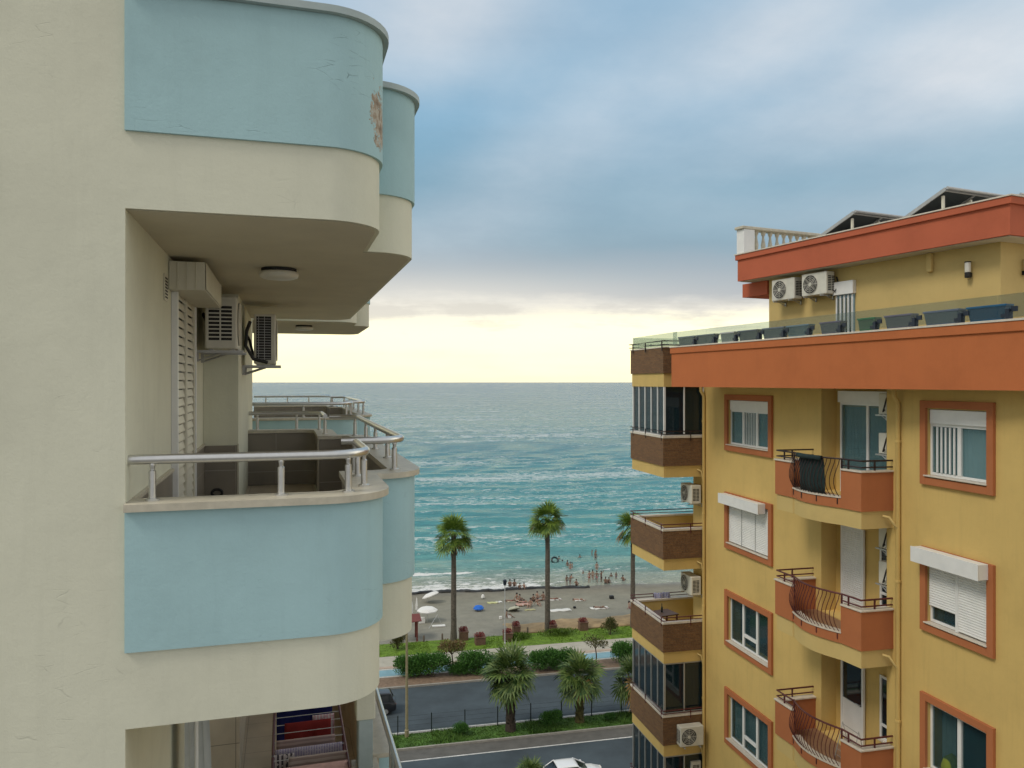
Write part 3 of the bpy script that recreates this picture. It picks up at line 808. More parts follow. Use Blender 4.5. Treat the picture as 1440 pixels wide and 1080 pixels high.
def door_set(n):
    f = .3-3*n; zf = E+f; a, b = REC; x = .40
    if n == 1:
        q = RMB(); q.box(x-.06,a+.06,zf+.0,x-.01,a+.12,zf+2.2).box(x-.06,b-.32,zf,x-.01,b-.26,zf+2.2).box(x-.06,a+.12,zf+2.14,x-.01,b-.32,zf+2.2).box(x-.065,(a+b)/2-.14,zf,x-.012,(a+b)/2-.06,zf+2.14).box(x-.06,a+.12,zf,x-.01,b-.32,zf+.08)
        dr = q.build('door', M['white'], RB, bevel=.004)
        q = RMB(); q.box(x-.04,a+.12,zf+.08,x-.03,b-.32,zf+2.14); q.build('pane', M['glass_reflect'], dr)
        q = RMB(); q.box(x-.14,a+.04,zf+2.202,x-.005,b-.28,zf+2.48); q.build('shutter_box', M['white'], dr, bevel=.006)
        curtain(dr, a+.2, b-.4, zf+.1, zf+2.1, M['curtain_dark'], x-.022, amp=.004)
    elif n in (2, 3, 4):
        # a door at the far end, a window at the near end
        y0, y1 = b-1.12, b-.28
        q = RMB(); q.box(x-.06,y0,zf,x-.005,y0+.07,zf+2.2).box(x-.06,y1-.07,zf,x-.005,y1,zf+2.2).box(x-.06,y0+.07,zf+2.13,x-.005,y1-.07,zf+2.2)
        if n != 2: q.box(x-.05,y0+.07,zf+.03,x-.008,y1-.07,zf+.9).box(x-.055,y0+.07,zf+.9,x-.006,y1-.07,zf+.97)
        dr = q.build('door', M['white'], RB, bevel=.004)
        if n == 2: roller(dr, y0+.07, y1-.07, zf+.02, zf+2.13, x=x-.05)
        else:
            q = RMB(); q.box(x-.035,y0+.07,zf+.97,x-.025,y1-.07,zf+2.13); q.build('pane', M['glass_dark'], dr)
            q = RMB(); q.tube([(x-.06,y0+.1,zf+1.02),(x-.10,y0+.1,zf+1.02),(x-.10,y0+.22,zf+1.02)], .012, 6); q.build('handle', M['alu'], dr)
        y0, y1 = a+.02, a+.66; z0, z1 = zf+.55, zf+2.0
        q = RMB(); q.box(x-.06,y0,z0,x-.005,y0+.06,z1).box(x-.06,y1-.06,z0,x-.005,y1,z1).box(x-.06,y0+.06,z1-.06,x-.005,y1-.06,z1).box(x-.06,y0+.06,z0,x-.005,y1-.06,z0+.06).box(x-.06,y0+.06,z0+.3,x-.01,y1-.06,z0+.36)
        wn = q.build('recess_window', M['white'], RB, bevel=.004)
        q = RMB(); q.box(x-.035,y0+.06,z0+.06,x-.025,y1-.06,z1-.06); q.build('pane', M['glass_dark'], wn)
        q = RMB(); q.box(x-.12,y0-.02,z0-.035,x-.002,y1+.02,z0-.002); q.build('sill', M['marble'], wn)
for n in (1, 2, 3, 4): door_set(n)

# brick corner balconies ---------------------------------------------
B0, B1, BR = 26.23, 28.96, -1.435
brick_path = [(0.0, B0), (BR, B0), (BR, B1), (4.5, B1)]       # outward is on the right-hand side going near -> far: offset negative
def brick_balcony(n, glazed):
    f = .3-3*n; zf = E+f
    sl = RMB(); sl.prism([(.0,B0+.02),(BR+.02,B0+.02),(BR+.02,B1-.02),(4.5,B1-.02),(4.5,DE+.001),(0,DE+.001)], zf-.39, zf-.02); slab = sl.build('balcony', M['yellow'], RB)
    q = RMB(); q.wallstrip(offset(brick_path, .02), offset(brick_path, -.12), zf-.018, zf+.88); q.build('brick_parapet', M['brick'], slab)
    q = RMB(); q.wallstrip(offset(brick_path, -.121), offset(brick_path, -.15), zf+.0, zf+.879); q.build('inner_face', M['yellow2'], slab)
    q = RMB(); q.wallstrip(offset(brick_path, .035), offset(brick_path, -.17), zf+.882, zf+.95); q.build('coping', M['marble'], slab, bevel=.008)
    mt = M['redrail'] if n > 1 else M['iron']
    rp = offset(brick_path, .03)
    q = RMB(); q.tube([(x, y, zf+1.10) for x, y in rp], .019, 6); q.build('top_rail', mt, slab)
    q = RMB(); q.tube([(x, y, zf+1.0) for x, y in rp], .015, 6); q.build('lower_rail', mt, slab)
    for (x, y) in along(rp, 0, [.5, 1.6, 2.9, 4.0]):
        q = RMB(); q.box(x-.014,y-.014,zf+.80,x+.014,y+.014,zf+1.10); q.build('rail_post', mt, slab)
    if glazed:
        zt = zf+2.62; zb = zf+.952
        gp = offset(brick_path, -.06)
        q = RMB(); q.wallstrip(offset(gp, -.01), offset(gp, -.02), zb+.04, zt-.05); gl = q.build('glazing', M['glass_dark'], slab)
        fr = RMB()
        fr.wallstrip(offset(gp, .02), offset(gp, -.05), zb, zb+.05); fr.wallstrip(offset(gp, .02), offset(gp, -.05), zt-.06, zt)
        for (x, y) in [gp[0], gp[1], gp[2]]: fr.box(x-.03,y-.03,zb+.05,x+.03,y+.03,zt-.06)
        y0, y1 = gp[1][1], gp[2][1]
        for i in range(1,5): yy = y0+(y1-y0)*i/5; fr.box(gp[1][0]-.02,yy-.022,zb+.05,gp[1][0]+.035,yy+.022,zt-.06)
        xm = (gp[0][0]+gp[1][0])/2; fr.box(xm-.022,gp[0][1]-.02,zb+.05,xm+.022,gp[0][1]+.03,zt-.06)
        for i in range(1,6): xx = gp[2][0]+5.5*i/6; fr.box(xx-.022,gp[2][1]-.02,zb+.05,xx+.022,gp[2][1]+.03,zt-.06)
        fr.build('glazing_frame', M['white'] if n == 1 else M['alu'], slab)
        it = RMB(); it.box(-.9,DE+.35,zf,4.2,DE+.38,zf+2.5); it.build('dark_backing', M['dark'], slab)  # near-black sheet standing for the shade behind the glazing
    return slab
for n, g in ((1,1),(2,0),(3,0),(4,1),(5,1),(6,0)): brick_balcony(n, g)
# top of the brick stack, level with the terracotta parapet
zf = E+.3
q = RMB(); q.prism([(.0,B0+.02),(BR+.02,B0+.02),(BR+.02,B1-.02),(4.5,B1-.02),(4.5,DE+.001),(0,DE+.001)], zf-.46, zf-.02); tp = q.build('roof_balcony', M['yellow'], RB)
q = RMB(); q.wallstrip(offset(brick_path, .02), offset(brick_path, -.12), zf-.018, zf+.80); q.build('brick_parapet', M['brick'], tp)
q = RMB(); q.wallstrip(offset(brick_path, .035), offset(brick_path, -.17), zf+.802, zf+.84); q.build('coping', M['marble'], tp)
q = RMB(); rp = offset(brick_path, .06)
q.tube([(x, y, zf+1.02) for x, y in rp], .022, 6); q.tube([(x, y, zf+.90) for x, y in rp], .018, 6)
for (x, y) in along(rp, 0, [.5, 1.55, 2.9, 4.0]): q.box(x-.016,y-.016,zf+.7,x+.016,y+.016,zf+1.02)
q.build('rail', M['iron'], tp)

# terracotta terrace parapet --------------------------------------------
ZP, ZB = E+1.07, E-.15
PA = (-1.61, 25.25); PB = (-.45, 13.77); PC = (-.45-.1011*5, 13.77-5.0)
PC = (PB[0]+(PB[0]-PA[0])*.43, PB[1]+(PB[1]-PA[1])*.43)
pp = [(0.3, 25.25), PA, PB, PC]
q = RMB(); q.wallstrip(offset(pp, .0), offset(pp, .22), ZB, ZP-.02); par = q.build('terrace_parapet', M['orange'], RB)
q = RMB(); q.wallstrip(offset(pp, -.035), offset(pp, -.001), ZP-.20, ZP-.02); q.build('moulding', M['orange'], par, bevel=.01)
q = RMB(); q.wallstrip(offset(pp, -.05), offset(pp, .24), ZP-.018, ZP+.02); q.build('coping', M['marble'], par)
q = RMB(); q.prism([(PA[0]+.02,25.2),(PB[0]+.02,PB[1]),(PC[0]+.02,PC[1]),(0,PC[1]),(0,25.2)], ZB+.05, ZB+.3); q.build('overhang', M['yellow'], par)
# smoked glass guard on the coping
ux, uy = (PB[0]-PA[0]), (PB[1]-PA[1]); ul = math.hypot(ux, uy); ux, uy = ux/ul, uy/ul
gpath = offset([PA, PB, PC], .05)
q = RMB()
tot = math.dist(gpath[0], gpath[2]); nseg = 9
for i in range(nseg):
    t0, t1 = tot*i/nseg+.006, tot*(i+1)/nseg-.006
    a = (gpath[0][0]+ux*t0, gpath[0][1]+uy*t0); b = (gpath[0][0]+ux*t1, gpath[0][1]+uy*t1)
    q.wallstrip([a, b], offset([a, b], .012), ZP+.05, E+1.53)
gp2 = offset([(BR,B0-.9),(BR,B1),(4.5,B1)], -.05)
for a, b in zip(gp2, gp2[1:]): q.wallstrip([a, b], offset([a, b], .012), ZP+.09, E+1.56)
q.build('glass_guard', M['glass_guard'], RB)
M['steel_blue'] = plain('dark_steel_clamp', (.03,.04,.06), .4, .5)
def clamp(t):
    c = (gpath[0][0]+ux*t, gpath[0][1]+uy*t)
    q = RMB(); q.obox(c, (ux,uy), (-uy,ux), .035, .05, ZP+.021, ZP+.20); q.obox((c[0]+ux*.10,c[1]+uy*.10), (ux,uy), (-uy,ux), .06, .012, ZP+.15, ZP+.24); q.obox((c[0]-ux*.10,c[1]-uy*.10), (ux,uy), (-uy,ux), .05, .012, ZP+.06, ZP+.12)
    q.build('glass_clamp', M['steel_blue'], RB)
def pl(px):
    """distance along the terrace parapet (from its sea end) of photograph column px"""
    x = (px-720)/FPX
    A = FR.w(*PA); B = FR.w(*PB); dx, dy = B[0]-A[0], B[1]-A[1]
    t = (A[1]*x-A[0])/(dx-x*dy)
    return t*ul
for px in (975, 1003, 1033, 1066, 1100, 1136, 1180, 1229, 1284, 1349, 1416): clamp(pl(px))
# planters standing along the coping
plants = [((952,973),'slate',(.14,.19,.22)),((977,1001),'grey',(.12,.17,.19)),((1011,1029),'white',(.50,.52,.50)),((1036,1061),'slate',(.10,.13,.16)),((1070,1098),'slate',(.12,.16,.21)),((1104,1133),'blue',(.13,.22,.27)),
          ((1151,1178),'grey',(.11,.11,.17)),((1204,1226),'green',(.02,.17,.07)),((1242,1277),'grey',(.13,.13,.19)),((1297,1343),'slate',(.12,.16,.23)),((1358,1409),'blue',(.005,.11,.24))]
plabels = ['small slate planter nearest the sea end of the terrace parapet','small grey planter second from the sea end of the parapet','white planter on the terracotta parapet, the only white one','slate planter standing just past the white one','slate blue planter in front of the yellow wall corner','pale blue planter below the paired roof air conditioners','dark grey planter in front of the penthouse door',
           'green planter on the terrace parapet, the only green one','purple grey planter next to the green one','wide slate planter between the purple grey and the blue planter','large bright blue planter below the white wall lamp']
for (rng, nm, col), lab in zip(plants, plabels):
    a, b = pl(rng[0]), pl(rng[1]); L_ = abs(b-a)/2*1.08; col = tuple(.75*v for v in col); m_ = (a+b)/2
    c = (PA[0]+ux*m_-uy*.13*-1, PA[1]+uy*m_+ux*.13*-1)
    c = (PA[0]+ux*m_ + .145*uy*-1, PA[1]+uy*m_ + .145*ux)
    X, Y, Z = FR.w(c[0], c[1], ZP-E+.022)
    t = thing('planter', lab, 'planter', (X, Y, Z), math.atan2(uy, ux)+FR.th, 'planters along the terrace parapet')
    q = MB(); hh = .27; l0, l1, w0, w1 = L_*.84, L_, .07, .085
    v0 = [(-l0,-w0,0),(l0,-w0,0),(l0,w0,0),(-l0,w0,0)]; v1 = [(-l1,-w1,hh),(l1,-w1,hh),(l1,w1,hh),(-l1,w1,hh)]
    q.face(v0[::-1]); q.face(v1)
    for i in range(4): j = (i+1) % 4; q.face([v0[i], v0[j], v1[j], v1[i]])
    pot = q.build('pot', plain('planter_%s_%d' % (nm, rng[0]), col, .35, var=.08, scale=4), t, bevel=.012)
    q = MB(); q.box(-l1-.012,-w1-.012,hh-.03,l1+.012,w1+.012,hh+.008); q.build('rim', pot.data.materials[0], t, bevel=.006)

# penthouse -----------------------------------------------------------
PH = Frame(9.62, 15.4, 24.4)              # world frame at the penthouse's near corner: a = right, b = away
PHo = (FR.inv(9.62, 15.4))
def ph(a, b):
    X, Y, _ = PH.w(a, b)
    r, d = FR.inv(X, Y); return (r, d)
W1 = 6.4
wl = RMB(); wl.prism([ph(0,0), ph(7,0), ph(7,W1), ph(0,W1)], E+.302, E+2.77); pw = wl.build('penthouse_wall', M['yellow2'], RB)
ro = RMB(); ro.prism([ph(-.48,-.5), ph(7.5,-.5), ph(7.5,W1+.7), ph(-.48,W1+.7)], E+2.78, E+3.40); rf = ro.build('roof', M['red'], RB)
q = RMB(); q.prism([ph(-.53,-.55), ph(7.55,-.55), ph(7.55,W1+.75), ph(-.53,W1+.75)], E+3.36, E+3.50); q.build('roof_lip', M['red'], rf, bevel=.01)
q = RMB(); q.prism([ph(-.55,-.57), ph(7.57,-.57), ph(7.57,W1+.77), ph(-.55,W1+.77)], E+3.502, E+3.53); q.build('roof_capping', M['marble'], rf)
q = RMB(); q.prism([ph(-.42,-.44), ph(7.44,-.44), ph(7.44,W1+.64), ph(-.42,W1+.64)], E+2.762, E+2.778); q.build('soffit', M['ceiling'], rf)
q = RMB(); q.prism([ph(-.05,W1+.02), ph(3,W1+.02), ph(3,W1+1.0), ph(-.05,W1+1.0)], E+2.38, E+2.755); q.build('canopy_beam', M['red'], RB)
q = RMB(); q.prism([ph(-.10,1.45),ph(-.002,1.45),ph(-.002,1.57),ph(-.10,1.57)], E+2.35, E+2.755); q.build('downpipe', M['yellow2'], RB, bevel=.02)
# balustrade on the roof's sea edge
bz = E+3.535
q = RMB(); q.prism([ph(-.50,W1+.42),ph(-.12,W1+.42),ph(-.12,W1+.72),ph(-.50,W1+.72)], bz, bz+.66); bp_ = q.build('balustrade', M['white'], RB, bevel=.012)
q = RMB(); q.prism([ph(-.56,W1+.40),ph(6,W1+.40),ph(6,W1+.74),ph(-.56,W1+.74)], bz+.662, bz+.74); q.build('balustrade_rail', M['coping'], bp_, bevel=.012)
for i in range(18):
    c = ph(.06+.25*i, W1+.57)
    q = RMB(); q.lathe([(.07,0),(.07,.05),(.035,.08),(.06,.22),(.065,.28),(.04,.42),(.03,.52),(.06,.58),(.065,.66)], c[0], c[1], 10, bz); q.build('baluster', M['coping'], bp_, smooth=50)
# penthouse door with bars
a0, a1 = 3.52, 4.07
q = RMB(); q.prism([ph(-.04,a0),ph(-.003,a0),ph(-.003,a1),ph(-.04,a1)], E+.31, E+2.10); pd = q.build('penthouse_door', plain('pale_blue_door', (.22,.34,.40), .4), RB)
q = RMB(); q.prism([ph(-.12,a0-.03),ph(-.003,a0-.03),ph(-.003,a1+.03),ph(-.12,a1+.03)], E+2.102, E+2.42); q.build('shutter_box', M['white'], pd, bevel=.008)
for i in range(5):
    y = a0+.04+i*(a1-a0-.08)/4
    q = RMB(); q.prism([ph(-.065,y-.018),ph(-.042,y-.018),ph(-.042,y+.018),ph(-.065,y+.018)], E+.4, E+2.09); q.build('bar', M['white'], pd)
for i in range(4):
    y = a0+.04+(i+.5)*(a1-a0-.08)/4
    q = RMB(); q.prism([ph(-.044,y-.03),ph(-.0415,y-.03),ph(-.0415,y+.03),ph(-.044,y+.03)], E+.5, E+2.02); q.build('dark_gap', M['glass_dark'], pd)
# air conditioners under the roof: fan face towards -a
def phw(a, b, z): return PH.w(a, b, z)
make_ac('white outdoor unit under the red roof edge, the one nearer the balustrade', phw(0, 5.5, 2.12), PH.th-PI/2, 'pair of units under the penthouse roof', hgt=.55, gap=.10, dep=.27)
make_ac('white outdoor unit under the red roof edge, nearer the penthouse door', phw(0, 4.45, 2.14), PH.th-PI/2, 'pair of units under the penthouse roof', hgt=.55, gap=.10, dep=.27)
def wall_lamp(label, loc, rz):
    t = thing('wall_lamp', label, 'wall lamp', loc, rz, 'cylinder lamps on the penthouse wall')
    q = MB(); q.lathe([(.055,0),(.06,.01),(.06,.10),(.05,.11)], 0, -.09, 16); q.box(-.03,-.05,.02,.03,0,.1); q.build('base', M['black'], t, smooth=40)
    q = MB(); q.lathe([(.055,.112),(.058,.12),(.058,.30),(.05,.31)], 0, -.09, 18); q.build('lamp_shade', M['lampglass'], t, smooth=40)
    q = MB(); q.lathe([(.062,.312),(.062,.33)], 0, -.09, 16); q.build('cap', M['black'], t, smooth=40)
wall_lamp('white cylinder lamp on the long yellow wall above the blue planter', phw(0,.62,2.12), PH.th-PI/2)
wall_lamp('white cylinder lamp round the corner of the yellow wall', phw(.68,0,2.12), PH.th)
# solar collectors on the roof
M['panel'] = plain('dark_panel_back', (.018,.026,.03), .5, var=.2)
M['panel_glass'] = plain('collector_glass', (.02,.025,.04), .08, var=.1)
def solar(label, px, Y, py):
    X = (px-720)/FPX*Y; z = (537-py)/FPX*Y
    t = thing('solar_panel', label, 'solar panel', (X, Y, E+3.53), PH.th, 'solar collectors on the penthouse roof')
    h = z-3.53; W_ = 1.02; Lh = 1.75; dz = -h/Lh*.98
    def slab(q, x0, x1, t0, t1, o0, o1):
        """t along the slope (0 top .. 1 foot), o thickness above the slope plane"""
        nx = math.hypot(1, dz); n_ = (-dz/nx, 1/nx)
        P = lambda x, t_, o: (x, Lh*t_+n_[0]*o, h*(1-t_*.98)+n_[1]*o)
        v = [P(x0,t0,o0),P(x1,t0,o0),P(x1,t1,o0),P(x0,t1,o0),P(x0,t0,o1),P(x1,t0,o1),P(x1,t1,o1),P(x0,t1,o1)]
        for f in ((0,3,2,1),(4,5,6,7),(0,1,5,4),(1,2,6,5),(2,3,7,6),(3,0,4,7)): q.face([v[i] for i in f])
    for i in range(2):
        q = MB(); slab(q, i*W_+.03, (i+1)*W_-.03, .02, 1, -.03, .0); pn = q.build('collector', M['panel'], t)
        q = MB(); slab(q, i*W_+.04, (i+1)*W_-.04, .025, .99, .002, .012); q.build('glass', M['panel_glass'], pn)
        q = MB()
        for a, b in ((i*W_, i*W_+.03), ((i+1)*W_-.03, (i+1)*W_)): slab(q, a, b, 0, 1, -.05, .03)
        slab(q, i*W_+.03, (i+1)*W_-.03, 0, .02, -.05, .03); q.build('edge_frame', M['alu'], pn)
    q = MB(); q.tube([(0.02,-.04,h+.01),(2*W_,-.04,h+.01)], .035, 8); q.build('header_pipe', M['alu'], t, smooth=50)
    q = MB(); q.box(.08,.10,0,.13,.15,h-.13).box(1.0,.10,0,1.05,.15,h-.13); q.tube([(1.03,.12,h-.14),(1.03,1.3,.02)], .02, 6); q.tube([(.1,.12,.05),(1.0,.12,h-.2)], .015, 6); q.build('support', M['ivory'], t)
solar('lower pair of solar collectors near the roof balustrade, seen from behind', 1200, 19.4, 298)
solar('higher pair of solar collectors beside the roof corner, dark backs showing', 1329, 17.4, 265)
solar('collector pair at the very corner of the roof with a bent pipe end', 1432, 17.7, 274)

# downpipes on the side
for px in (992, 1266):
    d = fd(px); q = RMB(); q.tube([(-.06,d,.3),(-.06,d,E-.45),(-.16,d,E-.30),(-.16,d,E-.16)], .05, 10)
    for k in range(9): q.lathe([(.062,0),(.062,.05)], -.06, d, 10, E-1.3-3*k)
    q.build('downpipe', M['yellow'], RB, smooth=40)
for n in (1,2,3,4):
    f = E+.3-3*n
    q = RMB(); d = REC[0]-.22; q.tube([(-.3,d-.02,f-.2),(-.2,d-.1,f-.22),(-.1,d-.2,f-.42),(-.06,fd(1266)+.02,f-.45)], .03, 8); q.build('drain_spout', M['yellow2'], RB, smooth=50)
    q = RMB(); q.tube([(-.25,B0-.0,f-.15),(-.15,B0-.08,f-.2),(-.07,fd(992)+.02,f-.5)], .028, 8); q.build('drain_spout', M['yellow2'], RB, smooth=50)

# air conditioners on this building: fan face towards -x of FR
def rbw(a, b, z): return FR.w(a, b, z)
make_ac('cream outdoor unit hanging between the glazed and the topmost open brick balcony', rbw(0, 26.62, -3.97), FR.th-PI/2, 'units beside the brick balconies', hgt=.60, dep=.34, gap=.12, hose=False)
make_ac('cream outdoor unit hanging just above the open brick balcony with a table', rbw(0, 26.62, -6.95), FR.th-PI/2, 'units beside the brick balconies', hgt=.60, dep=.34, gap=.12, hose=False)
make_ac('cream outdoor unit fixed to the brick front under the lower glazed balcony', rbw(-.62, B0-.03, -11.65), FR.th, 'units beside the brick balconies', hgt=.62, dep=.30, gap=.06, hose=True)
make_ac('outdoor unit low on the wall beneath the lowest yellow balcony slab', rbw(0, 26.62, -12.95), FR.th-PI/2, 'units beside the brick balconies', hgt=.60, dep=.34, gap=.12, hose=False)
# units tucked into the recess: their long side shows at its near edge
for lab, z in (('upper slim unit high in the top recess under the parapet', -.72), ('second unit in the top recess, level with the door', -1.60), ('low boxy unit standing on the topmost iron balcony', -2.66)):
    make_ac(lab, rbw(.30, REC[0]+.02, z), FR.th+PI, 'units in the top recess', hgt=.46 if z > -2.5 else .5, dep=.26, wdt=.5, gap=.05, hose=True, tall=None)
make_ac('unit with loose pipes in the second recess beside the small window', rbw(.30, REC[0]+.02, -4.5), FR.th+PI, 'units in the second recess', hgt=.5, dep=.26, wdt=.5, gap=.05, tall=None)
make_ac('lower unit with loose pipes hanging in the second recess', rbw(.30, REC[0]+.02, -3.7), FR.th+PI, 'units in the second recess', hgt=.5, dep=.26, wdt=.5, gap=.05, tall=None)

# towel over the first iron balcony's rail
def hang_towel():
    zf = E-2.7
    pts = [(x-.04, y) for x, y in ([front[1]]+bul[1:])[3:11]]
    tw = RMB(); prof = [(.085,.16), (.08,.34), (.075,.5), (.065,.7), (.055,.88), (.035,1.0), (.0,1.022), (-.03,1.01), (-.035,.93)]
    fine = along(pts, 0, [i*.06 for i in range(int(sum(math.dist(a,b) for a,b in zip(pts,pts[1:]))/.06))])
    rows = [[(x+o+.02*math.sin(i*.8)*(zz < .8), y, zf+zz) for o, zz in prof] for i, (x, y) in enumerate(fine)]
    for i in range(len(rows)-1):
        for j in range(len(prof)-1): tw.face([rows[i][j], rows[i][j+1], rows[i+1][j+1], rows[i+1][j]])
    X, Y = FR.w(0, OFFY)[:2]
    o = tw.build('towel', plain('dark_green_towelling', (.012,.028,.028), .95, var=.3, scale=9), None, smooth=70)
    o.location = (X, Y, 0); o.rotation_euler = (0,0,FR.th)
    s = o.modifiers.new('thickness', 'SOLIDIFY'); s.thickness = .008
    tag(o, 'dark green towel draped over the rail of the topmost iron balcony', 'towel')
hang_towel()
# folding airer on the third iron balcony, table on an open brick balcony, cloth on its rail
t = thing('drying_rack', 'thin folded clothes airer standing on the tiled iron balcony floor', 'drying rack', rbw(-.35, REC[0]+.75, -8.7-.02), FR.th)
q = MB()
for y in (-.28,.28):
    q.tube([(-.22,y,0.01),(0,y,.85),(.22,y,.01)], .011, 6)
q.build('legs', M['alu'], t)
q = MB()
for i in range(6): q.tube([(-.03,-.28,.82-.0*i),(-.03,.28,.82)], .008, 5) if i == 0 else q.tube([(-.22+.035*i,-.28,.12*i),(-.22+.035*i,.28,.12*i)], .006, 5)
q.build('rungs', M['alu'], t)
t = thing('table', 'small brown wooden table on the open brick balcony', 'table', rbw(-.7, 27.9, -8.7), FR.th+.2)
wood = plain('brown_wood', (.09,.045,.022), .5, var=.25, scale=10)
q = MB(); q.box(-.42,-.34,.70,.42,.34,.74); q.build('tabletop', wood, t, bevel=.008)
for sx in (-.37,.37):
    for sy in (-.29,.29):
        q = MB(); q.box(sx-.025,sy-.025,.012,sx+.025,sy+.025,.70); q.build('leg', wood, t)
t = thing('bottle', 'dark bottle standing on the brown table', 'bottle', rbw(-.72, 27.95, -8.7+.74), 0)
q = MB(); q.lathe([(.036,0),(.038,.15),(.014,.21),(.013,.28)], 0, 0, 12); q.build('glass', M['glass_dark'], t, smooth=50)
q = MB(); q.lathe([(.016,.281),(.016,.30)], 0, 0, 10); q.build('cap', M['black'], t)
q = RMB()
for i in range(10):
    for j, (o, zz) in enumerate([(.06,1.13),(0,1.135),(-.06,1.12)]): pass
pr_ = [(-.12,.86),(-.06,1.02),(-.03,1.11),(.0,1.125),(.04,1.10),(.06,.95)]
rows = [[(BR+.85+.055*i, B1+.0+o+.03*math.sin(i*1.1), E-8.7+zz+.012*math.sin(i*2)) for o, zz in pr_] for i in range(12)]
for i in range(11):
    for j in range(5): q.face([rows[i][j], rows[i+1][j], rows[i+1][j+1], rows[i][j+1]])
o = q.build('towel', stripes('blue_white_print', (.42,.42,.5), (.10,.11,.32), 20, 0, 26), None, smooth=70)
o.location = (FR.w(0,OFFY)[0], FR.w(0,OFFY)[1], 0); o.rotation_euler = (0,0,FR.th)
s = o.modifiers.new('thickness', 'SOLIDIFY'); s.thickness = .008
tag(o, 'blue and white cloth hung over the open brick balcony rail', 'towel')
# ------------------------------------------------------------------ ground, street, promenade, beach, sea (local x along the shore, y towards the sea)
TG = FG.th
SEA = -.7
def sheet(name, u0, u1, v0, v1, z, mat, nu=1, nv=1):
    m = MB()
    for i in range(nu):
        for j in range(nv):
            a, b = u0+(u1-u0)*i/nu, u0+(u1-u0)*(i+1)/nu; c, d = v0+(v1-v0)*j/nv, v0+(v1-v0)*(j+1)/nv
            m.face([(a,c,z),(b,c,z),(b,d,z),(a,d,z)])
    o = m.build(name, mat); o.rotation_euler = (0,0,TG); o['kind'] = 'structure'; return o
def slab(name, u0, u1, v0, v1, z0, z1, mat, bevel=0):
    m = MB(); m.box(u0,v0,z0,u1,v1,z1); o = m.build(name, mat, bevel=bevel); o.rotation_euler = (0,0,TG); o['kind'] = 'structure'; return o
UA, UB = -260, 320
sheet('ground', -400, 460, -250, 80.2, -.16, M['earth'])
sheet('near_road', UA, UB, 41.5, 56.75, -.12, M['asphalt'])
sheet('road_shoulder', UA, UB, 55.25, 56.74, -.116, M['shoulder'])
sheet('lane_line', UA, UB, 55.06, 55.2, -.112, M['paint'])
sheet('far_road', UA, UB, 59.28, 68.35, -.12, M['asphalt'])
sheet('road_shoulder', UA, UB, 59.29, 59.55, -.116, M['shoulder'])
sheet('lane_line', UA, UB, 59.62, 59.76, -.112, M['paint'])
slab('kerb', UA, UB, 56.76, 56.92, -.155, .02, M['kerb'])
slab('kerb', UA, UB, 59.12, 59.27, -.155, .02, M['kerb'])
slab('median_strip', UA, UB, 56.925, 59.115, -.155, .0, M['grass_dark'])
slab('kerb', UA, UB, 68.36, 68.56, -.155, .02, M['kerb'])
slab('planting_strip', UA, UB, 68.565, 70.75, -.155, .0, M['soil'])
slab('kerb', UA, UB, 70.755, 70.9, -.155, .015, M['kerb'])
slab('bike_lane', UA, UB, 70.905, 73.0, -.155, -.01, M['paving'])
sheet('lane_line', UA, UB, 70.93, 71.05, -.006, M['paint'])
sheet('lane_line', UA, UB, 72.78, 72.9, -.006, M['paint'])
m = MB(); u = UA
for (a, b) in ((UA, 12.5), (27.5, UB)): m.face([(a,71.15,-.006),(b,71.15,-.006),(b,72.68,-.006),(a,72.68,-.006)])
o = m.build('bike_lane_surface', M['bike']); o.rotation_euler = (0,0,TG); o['kind'] = 'structure'
sheet('bike_lane_surface', 12.5, 27.5, 71.15, 72.68, -.006, M['bike'])
slab('kerb', UA, UB, 73.005, 73.5, -.155, .02, M['pink_pave'])
slab('promenade', UA, UB, 73.505, 76.2, -.155, .0, M['paving'])
slab('lawn', UA, UB, 76.205, 79.8, -.155, .03, M['grass'])
slab('pavement', UA, UB, 36.5, 41.48, -.155, .0, M['paving'])
def wof(u, v): return v+.085*(u-25)
def bedz(w):
    pts = [(70,.0),(84,.0),(100.2,-.7),(110,-1.35),(118,-1.62),(140,-2.4),(190,-4)]
    for (a, za), (b, zb) in zip(pts, pts[1:]):
        if w <= b: return za+(zb-za)*max(0,(w-a))/(b-a)
    return -4
